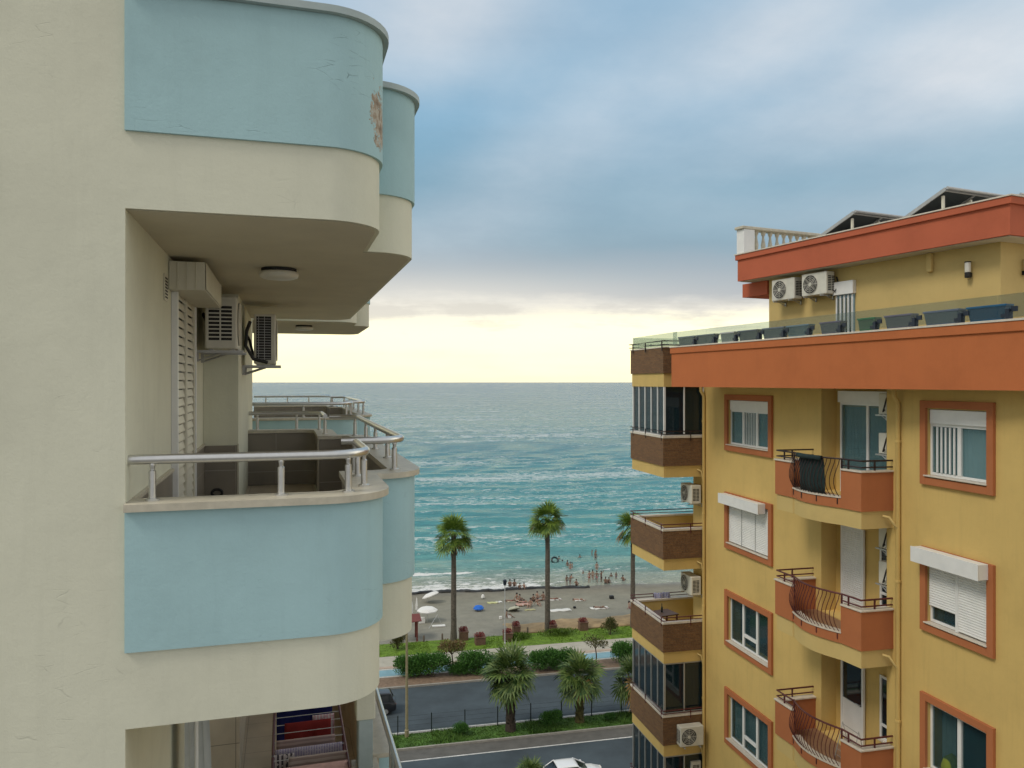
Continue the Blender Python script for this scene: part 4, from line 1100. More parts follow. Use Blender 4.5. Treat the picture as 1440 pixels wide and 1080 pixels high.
# beach
rnd = random.Random(3)
def sand_mat():
    m_, nt, b = newmat('grey_beach_sand')
    tc = N(nt, 'ShaderNodeTexCoord'); V = tc.outputs['Object']
    sp = N(nt, 'ShaderNodeSeparateXYZ'); L(nt, V, sp.inputs[0])
    w_ = mathn(nt, 'ADD', sp.outputs[1], mathn(nt, 'MULTIPLY', mathn(nt, 'SUBTRACT', sp.outputs[0], 25.0), .085))
    n0 = N(nt, 'ShaderNodeTexNoise', Scale=.25, Detail=5.0); L(nt, V, n0.inputs['Vector'])
    ww = mathn(nt, 'ADD', w_, mathn(nt, 'MULTIPLY', mathn(nt, 'SUBTRACT', n0.outputs['Fac'], .5), 3.0))
    t_ = mathn(nt, 'DIVIDE', mathn(nt, 'SUBTRACT', ww, 80.0), 25.0)
    n1 = N(nt, 'ShaderNodeTexNoise', Scale=.8, Detail=8.0, Roughness=.7); L(nt, V, n1.inputs['Vector'])
    base = ramp(nt, t_, [(.0, (.235,.225,.18)), (.55, (.215,.205,.155)), (.68, (.20,.183,.135)), (.76, (.155,.140,.105)), (.9, (.15,.14,.11))])
    c = mixrgb(nt, 1.0, base, ramp(nt, n1.outputs['Fac'], [(.3, .82), (.7, 1.15)]), 'MULTIPLY')
    n2 = N(nt, 'ShaderNodeTexNoise', Scale=7.0, Detail=4.0); L(nt, V, n2.inputs['Vector'])
    c = mixrgb(nt, ramp(nt, n2.outputs['Fac'], [(.6, 0.0), (.72, .5)]), c, (.12,.11,.09))
    L(nt, c, b.inputs['Base Color'])
    L(nt, ramp(nt, t_, [(.7, .95), (.8, .35)]), b.inputs['Roughness'])
    bp = N(nt, 'ShaderNodeBump', Strength=.5, Distance=.08); L(nt, n2.outputs['Fac'], bp.inputs['Height']); L(nt, bp.outputs['Normal'], b.inputs['Normal'])
    return m_
m = MB()
us = [-260+4*i for i in range(35)]+[-120+2.5*i for i in range(1,100)]+[130+8*i for i in range(1,24)]; vs = [79.82+1.2*i for i in range(30)]+[116+6*i for i in range(14)]
idx = {}
for i, u in enumerate(us):
    for j, v in enumerate(vs):
        idx[i,j] = len(m.v); m.v.append((u, v, bedz(wof(u, v))+(0 if j == 0 else .04*math.sin(u*.9+v*.7)*math.sin(v*1.3-u*.4))))
for i in range(len(us)-1):
    for j in range(len(vs)-1):
        m.f.append((idx[i,j],idx[i+1,j],idx[i+1,j+1],idx[i,j+1])); m.mi.append(0)
o = m.build('beach', sand_mat(), smooth=60); o.rotation_euler = (0,0,TG); o['kind'] = 'structure'
# dry ochre bank on the beach edge
def bank(u, v):
    return max(0, math.sin(PI*min(1,max(0,(u-19)/32))))**.6*max(0, 1-abs(v-81.4)/2.2)**.7
m = MB(); idx = {}
us = [18+.7*i for i in range(48)]; vs = [79.3+.3*i for i in range(15)]
for i, u in enumerate(us):
    for j, v in enumerate(vs):
        vv = v+.4*math.sin(u*.8)+.25*math.sin(u*2.1)
        edge = min(i, len(us)-1-i, j+0, len(vs)-1-j)
        idx[i,j] = len(m.v); m.v.append((u, max(79.83, vv), bedz(wof(u, vv))-.06+(.10+.35*bank(u, v)+.03*rnd.random())*(edge > 0)))
for i in range(len(us)-1):
    for j in range(len(vs)-1):
        m.f.append((idx[i,j],idx[i+1,j],idx[i+1,j+1],idx[i,j+1])); m.mi.append(0)
o = m.build('dry_bank', M['sand_dry'], smooth=60); o.rotation_euler = (0,0,TG); o['kind'] = 'structure'
# dark wet ridge at the water's edge
m = MB(); pth = []
u = 2.0
while u < 33.5:
    pth.append((u, 99.35-.085*(u-25)+.28*math.sin(u*.55)+.14*math.sin(u*1.7), -.62+.05*math.sin(u*2.3))); u += .35
m.tube(pth, .27, 7)
for k, v in enumerate(m.v): 
    f = .75+.5*rnd.random(); p_ = pth[k//7] if k//7 < len(pth) else v
    m.v[k] = (v[0], p_[1]+(v[1]-p_[1])*f*1.2, p_[2]+(v[2]-p_[2])*f*.8)
o = m.build('wet_ridge', plain('wet_dark_rock', (.018,.018,.016), .5, var=.4, scale=4), smooth=50); o.rotation_euler = (0,0,TG); o['kind'] = 'structure'

# sea
def sea_mat():
    m_, nt, b = newmat('sea_water')
    tc = N(nt, 'ShaderNodeTexCoord'); V = tc.outputs['Object']
    sp = N(nt, 'ShaderNodeSeparateXYZ'); L(nt, V, sp.inputs[0])
    w_ = mathn(nt, 'ADD', sp.outputs[1], mathn(nt, 'MULTIPLY', mathn(nt, 'SUBTRACT', sp.outputs[0], 25.0), .085))
    w_ = mathn(nt, 'MAXIMUM', w_, 90.0)
    lg = mathn(nt, 'DIVIDE', mathn(nt, 'SUBTRACT', mathn(nt, 'LOGARITHM', w_, math.e), 4.6), 5.0)
    deep = ramp(nt, lg, [(.0, (.30,.32,.26)), (.013, (.26,.33,.28)), (.024, (.17,.35,.32)), (.05, (.105,.345,.34)), (.12, (.085,.31,.325)), (.25, (.08,.245,.285)), (.45, (.085,.195,.25)), (.8, (.095,.175,.24))])
    def mapped(sx, sy): 
        mp = N(nt, 'ShaderNodeMapping'); mp.inputs['Scale'].default_value = (sx, sy, 1); L(nt, V, mp.inputs['Vector']); return mp.outputs[0]
    n_pat = N(nt, 'ShaderNodeTexNoise', Scale=1.0, Detail=4.0, Roughness=.55); L(nt, mapped(.012,.05), n_pat.inputs['Vector'])
    c = mixrgb(nt, ramp(nt, n_pat.outputs['Fac'], [(.35, 0.0), (.7, .7)]), deep, mixrgb(nt, 1.0, deep, (.62,.72,.78), 'MULTIPLY'))
    n_r = N(nt, 'ShaderNodeTexNoise', Scale=1.0, Detail=6.0, Roughness=.75); L(nt, mapped(.22,.75), n_r.inputs['Vector'])
    c = mixrgb(nt, 1.0, c, ramp(nt, n_r.outputs['Fac'], [(.3, (.72,.76,.78)), (.5, (1,1,1)), (.7, (1.3,1.24,1.2))]), 'MULTIPLY')  # fine ripple brightness and reflection put into the water colour
    # foam at the shore and on the breaker line
    n_f = N(nt, 'ShaderNodeTexNoise', Scale=1.0, Detail=7.0, Roughness=.72); L(nt, mapped(.55,1.1), n_f.inputs['Vector'])
    n_l = N(nt, 'ShaderNodeTexNoise', Scale=1.0, Detail=2.0); L(nt, mapped(.09,.02), n_l.inputs['Vector'])
    n_wv = N(nt, 'ShaderNodeTexNoise', Scale=1.0, Detail=3.0); L(nt, mapped(.12,.05), n_wv.inputs['Vector'])
    wj = mathn(nt, 'ADD', w_, mathn(nt, 'MULTIPLY', mathn(nt, 'SUBTRACT', n_wv.outputs['Fac'], .5), 5.0))
    t_ = mathn(nt, 'DIVIDE', mathn(nt, 'SUBTRACT', wj, 95.0), 30.0)
    wash = ramp(nt, t_, [(.14, .50), (.20, .52), (.30, .42), (.40, .30), (.47, .20), (.6, .1)])
    brk = ramp(nt, t_, [(.465, 0.0), (.485, .62), (.50, .5), (.535, 0.0)])
    left = ramp(nt, mathn(nt, 'DIVIDE', sp.outputs[0], 50.0), [(.50, 1.0), (.68, .62), (.8, .7)])
    brk = mathn(nt, 'MULTIPLY', brk, ramp(nt, n_l.outputs['Fac'], [(.40, .35), (.52, 1.1)]))
    dens = mathn(nt, 'MULTIPLY', mathn(nt, 'MAXIMUM', wash, brk), left)
    f1 = ramp(nt, mathn(nt, 'ADD', n_f.outputs['Fac'], dens), [(.93, 0.0), (1.06, 1.0)])
    # white glints and small crests in long broken bands further out
    n_b = N(nt, 'ShaderNodeTexNoise', Scale=1.0, Detail=3.0, Roughness=.5); L(nt, mapped(.006,.036), n_b.inputs['Vector'])
    n_s = N(nt, 'ShaderNodeTexNoise', Scale=1.0, Detail=5.0, Roughness=.75); L(nt, mapped(.5,1.25), n_s.inputs['Vector'])
    n_s2 = N(nt, 'ShaderNodeTexNoise', Scale=1.0, Detail=5.0, Roughness=.75); L(nt, mapped(.16,.20), n_s2.inputs['Vector'])
    fars = ramp(nt, lg, [(.1, 0.0), (.3, 1.0)])
    ns = mixrgb(nt, fars, n_s.outputs['Fac'], n_s2.outputs['Fac'])
    f2 = ramp(nt, mathn(nt, 'ADD', ns, mathn(nt, 'MULTIPLY', n_b.outputs['Fac'], .75)), [(.96, 0.0), (1.2, .62)])
    f2 = mathn(nt, 'MULTIPLY', f2, ramp(nt, lg, [(.02, .6), (.05, 1.0), (.5, .9), (.75, .25)]))
    f = mathn(nt, 'MAXIMUM', f1, f2)
    c = mixrgb(nt, f, c, (.80,.80,.76))
    L(nt, c, b.inputs['Base Color'])
    L(nt, mathn(nt, 'ADD', mathn(nt, 'MULTIPLY', f, .5), .22), b.inputs['Roughness'])
    b.inputs['IOR'].default_value = 1.33; b.inputs['Specular IOR Level'].default_value = .27
    h1 = N(nt, 'ShaderNodeTexNoise', Scale=1.0, Detail=6.0, Roughness=.62); L(nt, mapped(.07,.22), h1.inputs['Vector'])
    h2 = N(nt, 'ShaderNodeTexNoise', Scale=1.0, Detail=5.0, Roughness=.65); L(nt, mapped(.5,1.1), h2.inputs['Vector'])
    hh = mathn(nt, 'ADD', mathn(nt, 'MULTIPLY', h1.outputs['Fac'], 3.2), mathn(nt, 'MULTIPLY', h2.outputs['Fac'], 1.3))
    bp = N(nt, 'ShaderNodeBump', Strength=.9, Distance=.8); L(nt, hh, bp.inputs['Height']); L(nt, bp.outputs['Normal'], b.inputs['Normal'])
    return m_
m = MB(); idx = {}
vs = [92+.7*i for i in range(62)]
while vs[-1] < 42000: vs.append(vs[-1]+max(.7, (vs[-1]-100)*.022))
NU = 150
for j, v in enumerate(vs):
    half = 90+1.15*v
    for i in range(NU+1):
        s_ = (i/NU*2-1); u = 25+half*(.45*s_+.55*s_**3)
        w = wof(u, v) if v < 600 else v
        fade = max(0, min(1, (w-102)/9))*max(0, min(1, (900-v)/500))
        z = .17*fade*math.sin(2*PI*(w+2.2*math.sin(u*.045)+1.1*math.sin(u*.13+1))/9.5)+.10*fade*math.sin(2*PI*(w*.93+u*.21)/5.3)
        z += .42*math.exp(-((w-109.9-.8*math.sin(u*.2))/.9)**2)*(.35+.65*abs(math.sin(u*.17+.6)))
        idx[i,j] = len(m.v); m.v.append((u, v, z))
for j in range(len(vs)-1):
    for i in range(NU):
        m.f.append((idx[i,j],idx[i+1,j],idx[i+1,j+1],idx[i,j+1])); m.mi.append(0)
o = m.build('sea', sea_mat(), smooth=180); o.rotation_euler = (0,0,TG); o.location = (0,0,SEA); o['kind'] = 'structure'

# ------------------------------------------------------------------ plants
def leafmat(name, c1, c2, scale=2.0):
    m_, nt, b = newmat(name)
    tc = N(nt, 'ShaderNodeTexCoord')
    n = N(nt, 'ShaderNodeTexNoise', Scale=scale, Detail=4.0, Roughness=.7); L(nt, tc.outputs['Object'], n.inputs['Vector'])
    gi = N(nt, 'ShaderNodeNewGeometry')
    f = mathn(nt, 'ADD', mathn(nt, 'MULTIPLY', gi.outputs['Random Per Island'], .6), mathn(nt, 'MULTIPLY', n.outputs['Fac'], .5))
    L(nt, ramp(nt, f, [(.25, c1), (.8, c2)]), b.inputs['Base Color'])
    b.inputs['Roughness'].default_value = .55; b.inputs['Specular IOR Level'].default_value = .3
    return m_
M['frond'] = leafmat('fan_palm_leaf', (.045,.105,.012), (.17,.25,.035))
M['frond_dry'] = leafmat('dry_palm_leaf', (.16,.10,.03), (.28,.17,.055))
M['frond_young'] = leafmat('young_palm_leaf', (.022,.06,.010), (.12,.17,.04))
M['trunk'] = plain('palm_trunk', (.10,.085,.065), .95, var=.45, scale=5, bump=.8, bscale=14)
M['trunk_dark'] = plain('shaggy_palm_trunk', (.045,.032,.022), .95, var=.5, scale=7, bump=1, bscale=16)
M['bark'] = plain('grey_brown_bark', (.09,.065,.045), .9, var=.3, scale=8)
M['oleander'] = leafmat('oleander_leaf', (.022,.08,.012), (.08,.20,.03), 1.2)
M['red_leaf'] = leafmat('reddish_leaf', (.15,.075,.035), (.17,.16,.05), 1.6)
M['bush_mix'] = leafmat('red_tipped_leaf', (.035,.06,.012), (.12,.10,.03), 1.0)
M['petal'] = leafmat('red_flowers', (.16,.03,.03), (.26,.07,.06), 6)
def frond(m, origin, az, el, pet, blade, rnd, droop=.4, nl=15, roll=.35):
    """a fan leaf: stalk and a pleated fan of pointed leaflets"""
    o = Vector(origin)
    d = Vector((math.cos(az)*math.cos(el), math.sin(az)*math.cos(el), math.sin(el)))
    side = Vector((-math.sin(az), math.cos(az), 0))
    up = side.cross(d)*-1
    up = d.cross(side)*-1
    if up.z < 0 and el < 1.2: up = -up
    tip = o+d*pet+Vector((0,0,-droop*pet*.35))
    mid = o+d*pet*.5+Vector((0,0,-droop*pet*.08))
    wv = side*.022
    for a, b_ in ((o, mid), (mid, tip)):
        m.face([a-wv, a+wv, b_+wv*.8, b_-wv*.8])
    d2 = ((tip-mid).normalized()+Vector((0,0,-(.05+.40*max(0,math.cos(el))**2)))).normalized()
    tilt = rnd.uniform(-roll,roll)
    s2 = (side*math.cos(tilt)+up*math.sin(tilt)).normalized()
    n2 = s2.cross(d2)
    if n2.z < 0: n2 = -n2
    for k in range(nl):
        an = R(-112+224*k/(nl-1))
        ll = blade*(.72+.28*math.cos(an*.6))*rnd.uniform(.86,1.06)
        ld = d2*math.cos(an)+s2*math.sin(an)
        dr = droop*(.5+.5*rnd.random())
        hw = math.pi*2*.62/ (nl-1)*.30*ll
        pw = (n2.cross(ld)).normalized()
        p0 = tip; p1 = tip+ld*ll*.55+n2*(.04+.03*(k%2))-Vector((0,0,dr*ll*.12)); p2 = tip+ld*ll-Vector((0,0,dr*ll*.5))
        m.face([p0, p1-pw*hw*.8, p1+pw*hw*.8]); m.face([p1-pw*hw*.8, p2, p1+pw*hw*.8])
def palm(label, loc, H, seed, group, crown_r=2.2, nf=36, tr=(.30,.24), dry=.25, young=False, lean=(0,0), rmat=None):
    rnd = random.Random(seed)
    t = thing('palm_tree', label, 'palm tree', loc, TG, group)
    cz = H-crown_r*(.80 if young else .64)
    q = MB(); pth = [(lean[0]*(i/14)**2, lean[1]*(i/14)**2, -.2+(cz+.25)*i/14) for i in range(15)]
    seg = 12; q.tube(pth, tr[0], seg, r1=tr[1])
    for k, v in enumerate(q.v):
        p_ = pth[min(14, k//seg)]; f = 1+rnd.uniform(-.09,.09)+(.25*max(0, 1-(k//seg)/2.5))
        q.v[k] = (p_[0]+(v[0]-p_[0])*f, p_[1]+(v[1]-p_[1])*f, v[2])
    # ragged leaf bases on the trunk
    nb = 150 if young else 60
    for i in range(nb):
        z = rnd.uniform(.1 if young else cz*.80, cz+.1); an = rnd.uniform(0, 2*PI); r_ = tr[0]+(tr[1]-tr[0])*z/cz
        u = z/cz; cx, cy = lean[0]*u*u, lean[1]*u*u
        a = Vector((cx+math.cos(an)*r_*.95, cy+math.sin(an)*r_*.95, z)); s_ = Vector((-math.sin(an), math.cos(an), 0))*.06
        b_ = a+Vector((math.cos(an)*.13, math.sin(an)*.13, .20))
        q.face([a-s_, a+s_, b_+s_*.4, b_-s_*.4])
    q.build('trunk', rmat or (M['trunk_dark'] if young else M['trunk']), t, smooth=60)
    q = MB(); top = (lean[0], lean[1], cz)
    for i in range(nf):
        u = i/nf; el = R(82-(132 if young else 122)*u**.9)+rnd.uniform(-.12,.12); az = i*2.39996+rnd.uniform(-.3,.3)
        k = rnd.uniform(.85,1.08)
        isdry = el < R(12) and rnd.random() < dry*1.3 or rnd.random() < dry*.15
        q.mat(1 if isdry else 0)
        dr = .18+.5*max(0, .4-math.sin(el))*.7+(.5 if isdry else 0)
        frond(q, (top[0]+.1*math.cos(az), top[1]+.1*math.sin(az), top[2]+rnd.uniform(-.15,.25)), az, el, crown_r*.46*k, crown_r*.60*k, rnd, dr, roll=.35+.75*max(0, 1-abs(el)/1.0))
    q.build('crown', [M['frond_young'] if young else M['frond'], M['frond_dry']], t)
    return t
def palm_at(label, px, pyb, pyt, seed, group, **k):
    X, Y, _ = ground(px, pyb); H = E-(pyt-537)/FPX*Y
    return palm(label, (X, Y, 0), H, seed, group, **k)
palm_at('tall palm on the beach lawn with orange brown dead fronds in its crown', 638, 903, 733, 1, 'tall palms on the beach lawn', dry=.22, crown_r=2.3)
palm_at('tall green palm at the middle of the beach lawn, tallest of the three', 770, 889, 713, 2, 'tall palms on the beach lawn', dry=.12, crown_r=2.3, tr=(.27,.24))
palm_at('tall palm half hidden by the brick balconies', 890, 882, 726, 3, 'tall palms on the beach lawn', dry=.2, crown_r=2.2, tr=(.26,.22))
palm_at('short shaggy palm on the median, the biggest of the short ones', 718, 1027, 913, 4, 'short palms on the median', crown_r=2.4, nf=44, tr=(.36,.34), dry=.03, young=True)
palm_at('short palm on the median with mossy green trunk', 815, 1015, 921, 5, 'short palms on the median', crown_r=2.15, nf=40, tr=(.33,.30), dry=.06, young=True, rmat=plain('mossy_palm_trunk', (.075,.065,.018), .95, var=.45, scale=7, bump=1, bscale=16))
palm_at('short palm on the median beside the glazed brick balcony', 893, 1004, 925, 6, 'short palms on the median', crown_r=2.1, nf=40, tr=(.33,.30), dry=.05, young=True)
palm('young palm at the kerb below the picture, only its leaf tips showing', ((745-720)/FPX*47.0, 47.0, 0), 3.75, 8, None, crown_r=1.3, nf=30, tr=(.2,.18), dry=.02, young=True)
def bush_mesh(rx, ry, rz, nleaf, lsz, rnd, zc=None, lumps=7):
    """leaf blades spread through several overlapping clumps"""
    q = MB(); zc = rz if zc is None else zc
    C = [(rnd.uniform(-.55,.55)*rx, rnd.uniform(-.55,.55)*ry, zc+rnd.uniform(-.45,.5)*rz, rnd.uniform(.38,.62)) for _ in range(lumps)]
    for i in range(nleaf):
        cx, cy, cz, k = C[i % lumps]
        d = Vector((rnd.gauss(0,1), rnd.gauss(0,1), rnd.gauss(0,1))).normalized()
        r_ = (rnd.random()**.28)*(1+.25*(rnd.random() < .12))
        p = Vector((cx+d.x*rx*k*r_, cy+d.y*ry*k*r_, cz+d.z*rz*k*r_))
        if p.z < .03: p.z = rnd.uniform(.03,.25)*rz
        ld = (d+Vector((rnd.gauss(0,.6), rnd.gauss(0,.6), rnd.gauss(.5,.6)))).normalized()
        s_ = ld.cross(Vector((rnd.gauss(0,1), rnd.gauss(0,1), rnd.gauss(0,1)))).normalized()*lsz*.26
        l_ = lsz*rnd.uniform(.7,1.3)
        q.face([p, p+ld*l_*.5+s_, p+ld*l_, p+ld*l_*.5-s_])
    return q
rnd = random.Random(21)
hv = []
for i in range(3):
    q = bush_mesh(1.2, 1.0, .82, 5200, .13, rnd, .82, 12); q2 = MB()
    for k in range(5): q2.tube([(rnd.uniform(-.3,.3), rnd.uniform(-.2,.2), -.05), (rnd.uniform(-.6,.6), rnd.uniform(-.4,.4), 1.1)], .03, 5)
    me = q.build('foliage', M['oleander']); st = q2.build('stem', M['bark']); hv.append((me, st))
used = set()
def shrub(label, px, pyb, sc, var, group, name='oleander_shrub', cat='shrub'):
    X, Y, _ = ground(px, pyb)
    if 'far road' in group: sc = (sc[0]*1.3, sc[1]*1.1, sc[2]*1.3)
    t = thing(name, label, cat, (X, Y, 0), TG+rnd.uniform(-.5,.5), group); t.scale = sc
    for o_ in hv[var]:
        c = o_ if (var, o_.name) not in used else o_.copy()
        if (var, o_.name) in used: COL.objects.link(c)
        else: used.add((var, o_.name))
        c.parent = t
    return t
G_ = 'oleander shrubs along the far road'
shrub('dark green shrub at the end of the row behind the yellowish lamp post', 573, 951, (.85,.9,.92), 0, G_)
shrub('broad tall dark green shrub between the lamp post and the reddish tree', 606, 950, (1.25,1.0,1.1), 1, G_)
shrub('low green shrub just below the reddish tree', 641, 949, (.6,.6,.5), 2, G_)
shrub('dark green shrub between the reddish tree and the big median palm', 668, 947, (1.15,1.0,1.0), 0, G_)
shrub('small green shrub hidden behind the big median palm', 697, 945, (.8,.8,.7), 2, G_)
shrub('round dark green shrub just past the big median palm', 764, 942, (1.1,1.0,1.0), 1, G_)
shrub('lighter green shrub with upright shoots next to the bare blue lane', 796, 940, (.9,.9,.85), 2, G_)
shrub('green shrub touching the brick balconies', 880, 935, (.95,.95,1.05), 0, G_)
shrub('green shrub overlapping the lamp post shrub and the broad tall one', 589, 951, (.85,.8,.8), 2, G_)
shrub('low green shrub filling the gap before the big median palm', 654, 948, (.7,.7,.6), 1, G_)
shrub('green shrub between the round one and the lighter green one', 781, 941, (.8,.8,.75), 0, G_)
shrub('dark low shrub on the median between the two palms', 776, 1020, (.78,.55,.8), 1, 'shrubs on the median')
shrub('small rough shrub on the median before the lamp post', 648, 1033, (.55,.5,.55), 2, 'shrubs on the median')
shrub('tiny shrub on the median beside the glazed balcony', 858, 1012, (.4,.4,.35), 0, 'shrubs on the median')
def small_tree(label, px, pyb, H, cr, mat, seed, nleaf=1500, lsz=.16, name='small_tree', sparse=1.0):
    rn = random.Random(seed); X, Y, _ = ground(px, pyb)
    t = thing(name, label, 'tree', (X, Y, 0), TG)
    q = MB(); hb = H-cr*1.1
    q.tube([(0,0,-.1),(.05,0,hb*.5),(-.04,.03,hb)], .07, 7, r1=.05)
    for i in range(6):
        an = i*1.05+rn.random(); q.tube([(-.04,.03,hb*.92),(.35*cr*math.cos(an),.35*cr*math.sin(an),hb+.3*cr),(.75*cr*math.cos(an),.75*cr*math.sin(an),hb+rn.uniform(.5,1.0)*cr)], .035, 5, r1=.012)
    q.build('trunk', M['bark'], t, smooth=60)
    bush_mesh(cr*1.1, cr*1.0, cr*.62, nleaf, lsz, rn, hb+cr*.55, 9).build('crown', mat, t)
    return t
small_tree('small tree with reddish brown crown on the planting strip', 636, 942, 2.95, 1.3, M['red_leaf'], 31, 1900)
small_tree('thin small tree with bare forked trunk beside the blue lane', 838, 934, 2.75, 1.05, M['bush_mix'], 32, 700)
for lab, px, py, s, sd in (('round red tipped bush on the lawn by the dry bank', 858, 893, .95, 33), ('brownish bush on the lawn behind the lamp post', 560, 913, .85, 34)):
    X, Y, _ = ground(px, py); rn = random.Random(sd)
    t = thing('bush', lab, 'bush', (X, Y, 0.03), TG, 'bushes on the lawn')
    bush_mesh(1.0*s, .9*s, .95*s, 2200, .13, rn, .98*s, 9).build('foliage', M['bush_mix'], t)
    q = MB()
    for k in range(4): q.tube([(.05*k-.1,0,-.05),(rn.uniform(-.3,.3),rn.uniform(-.3,.3),.9*s)], .03, 5)
    q.build('stem', M['bark'], t)
for lab, px, py, sc in (('spreading low green ground bush at the foot of the middle palm', 785, 893, (2.2,.9,.36)), ('low green clump on the lawn by the white lamp post', 728, 899, (1.5,.8,.3))):
    rn = random.Random(px); X, Y, _ = ground(px, py)
    t = thing('low_shrub', lab, 'shrub', (X, Y, .03), TG, 'low clumps on the lawn')
    bush_mesh(sc[0], sc[1], sc[2], 1800, .16, rn, sc[2]*.8, 8).build('foliage', leafmat('clump_leaf_%d' % px, (.05,.10,.012), (.11,.18,.02)), t)
# grass tufts on the median and lawn edges
def tufts(name, v0, v1, u0, u1, n, hgt, mat, z=0, seed=5):
    rn = random.Random(seed); q = MB()
    for i in range(n):
        u, v = rn.uniform(u0, u1), rn.uniform(v0, v1)
        k = .5+.9*(math.sin(u*1.3)*math.sin(u*.37+2) > .1)
        for b_ in range(4):
            an = rn.uniform(0, 2*PI); h_ = hgt*rn.uniform(.4,1.2)*k; dx, dy = math.cos(an), math.sin(an)
            q.face([(u-dy*.02,v+dx*.02,z),(u+dy*.02,v-dx*.02,z),(u+dx*h_*.6,v+dy*h_*.6,z+h_)])
    o_ = q.build(name, mat); o_.rotation_euler = (0,0,TG)
    return tag(o_, kind='stuff')
tag(tufts('grass', 56.95, 59.1, -12, 34, 9000, .20, leafmat('rough_grass_blade', (.03,.085,.008), (.09,.18,.02), .6)), 'rough green grass growing on the road median', 'grass')
tag(tufts('lawn_grass', 76.25, 79.8, -4, 44, 9000, .09, leafmat('lawn_blade', (.075,.16,.008), (.16,.26,.02), .4), .03, 6), 'short bright green grass on the strip before the beach', 'grass')
# ------------------------------------------------------------------ street furniture
def gz(X, Y):
    u, v = FG.inv(X, Y); return bedz(wof(u, v)) if v > 79.8 else 0
def ground_s(px, py):
    """like ground(), on the sloping beach"""
    h = 0
    for _ in range(6):
        X, Y, _z = ground(px, py, h); h = gz(X, Y)
    return (X, Y, h)
def at(px, py, h=0): return ground(px, py, h)
M['pole_y'] = plain('weathered_yellowish_pole', (.27,.23,.13), .6, .1, var=.15)
M['pole_w'] = plain('pale_grey_pole', (.45,.46,.45), .5, .1, var=.08)
t = thing('street_lamp', 'tall yellowish grey street lamp post standing on the median', 'street lamp', at(572, 1036), TG)
q = MB(); q.lathe([(.16,0),(.16,.5),(.11,.55),(.11,1.6),(.075,9.2)], 0, 0, 12); q.build('pole', M['pole_y'], t, smooth=40)
q = MB()
for s in (-1, 1): q.tube([(0,0,9.1),(0,s*.5,9.5),(0,s*1.7,9.7)], .04, 8)
q.build('arm', M['pole_y'], t, smooth=50)
for s in (-1, 1):
    q = MB(); q.box(-.12,s*1.6-.05*s,9.66,.12,s*2.3,9.78); q.build('lamp_head', M['pole_w'], t, bevel=.03)
t = thing('promenade_lamp', 'slender pale lamp post with small lantern on the promenade edge', 'street lamp', at(710, 909), TG)
q = MB(); q.lathe([(.10,0),(.10,.4),(.055,.45),(.045,6.1)], 0, 0, 10); q.build('pole', M['pole_w'], t, smooth=40)
q = MB(); q.lathe([(.05,6.1),(.16,6.2),(.20,6.62),(.05,6.72)], 0, 0, 8); q.build('lantern', M['steel_blue'], t)
# wire fence on the median
t = thing('wire_fence', 'low fence of dark posts and thin wires along the median', 'fence', FG.w(20, 59.0, -E), TG)
M['post'] = plain('dark_green_post', (.012,.02,.016), .5, .2)
fpx = [(514,1041), (560,1038), (608,1034), (656,1031), (703,1027), (750,1022), (794,1018), (838,1015), (881,1011)]
um = []
for px, py in fpx:
    X, Y, _ = ground(px, py); u, v = FG.inv(X, Y); um.append(u)
for u in um:
    q = MB(); q.box(u-20-.035,-.035,-.02,u-20+.035,.035,1.5); q.build('post', M['post'], t)
q = MB()
for z in (.35,.7,1.05,1.4): q.tube([(um[0]-20-6,0,z),(um[-1]-20+8,0,z)], .006, 4)
q.build('wire', M['post'], t)
# brick planters with red flowers
M['planter_brown'] = plain('brown_stone', (.15,.085,.055), .85, var=.25, scale=6)
fb = thing('flower_box', 'x', 'planter', (0,0,0), TG, 'brown flower boxes at the beach edge')
q = MB(); q.prism([(-.48,-.42),(.48,-.42),(.48,.42),(-.48,.42)], 0, .78); q.build('box', M['planter_brown'], fb, bevel=.03)
q = MB(); q.box(-.54,-.48,.782,.54,.48,.86); q.build('rim', M['planter_brown'], fb, bevel=.02)
bush_mesh(.52,.46,.2, 420, .13, random.Random(4), 1.02, 6).build('flowers', M['petal'], fb)
spots = [(652,900,'flower box at the lawn edge beside the foot of the tall palm with dead fronds'),(675,906,'flower box standing out on the lawn, widest red blooms'),(714,901,'flower box just behind the pale promenade lamp'),(726,893,'flower box on the beach side, past the pale lamp'),(777,889,'flower box hidden behind the middle palm trunk'),(820,886,'flower box alone in front of the dry ochre bank')]
for i, (px, py, lab) in enumerate(spots):
    X, Y, z = ground_s(px, py)
    if i == 0: fb.location = (X, Y, z); fb['label'] = lab; fb.scale = (.9,.9,1.1)
    else:
        c = dup(fb, (X, Y, z), TG, lab); c.scale = [(1,1,1),(1.05,1,.95),(.95,.95,1),(.8,.9,1.15),(.8,.9,1),(.95,.9,1.05)][i]
wood_p = plain('grey_wood_post', (.13,.10,.075), .9, var=.3)
for px, py, lab in ((596,903,'short wooden post at the lawn edge nearest the blue balcony'),(622,900,'short wooden post just before the palm with dead fronds'),(742,891,'thin wooden stake near the beach side flower box')):
    X, Y, z = ground_s(px, py); q = MB(); q.lathe([(.09,-.1),(.09,.62),(.05,.68)], 0, 0, 9); o_ = q.build('wooden_post', wood_p, None, smooth=40); o_.location = (X, Y, z); tag(o_, lab, 'post', 'wooden posts at the lawn edge')
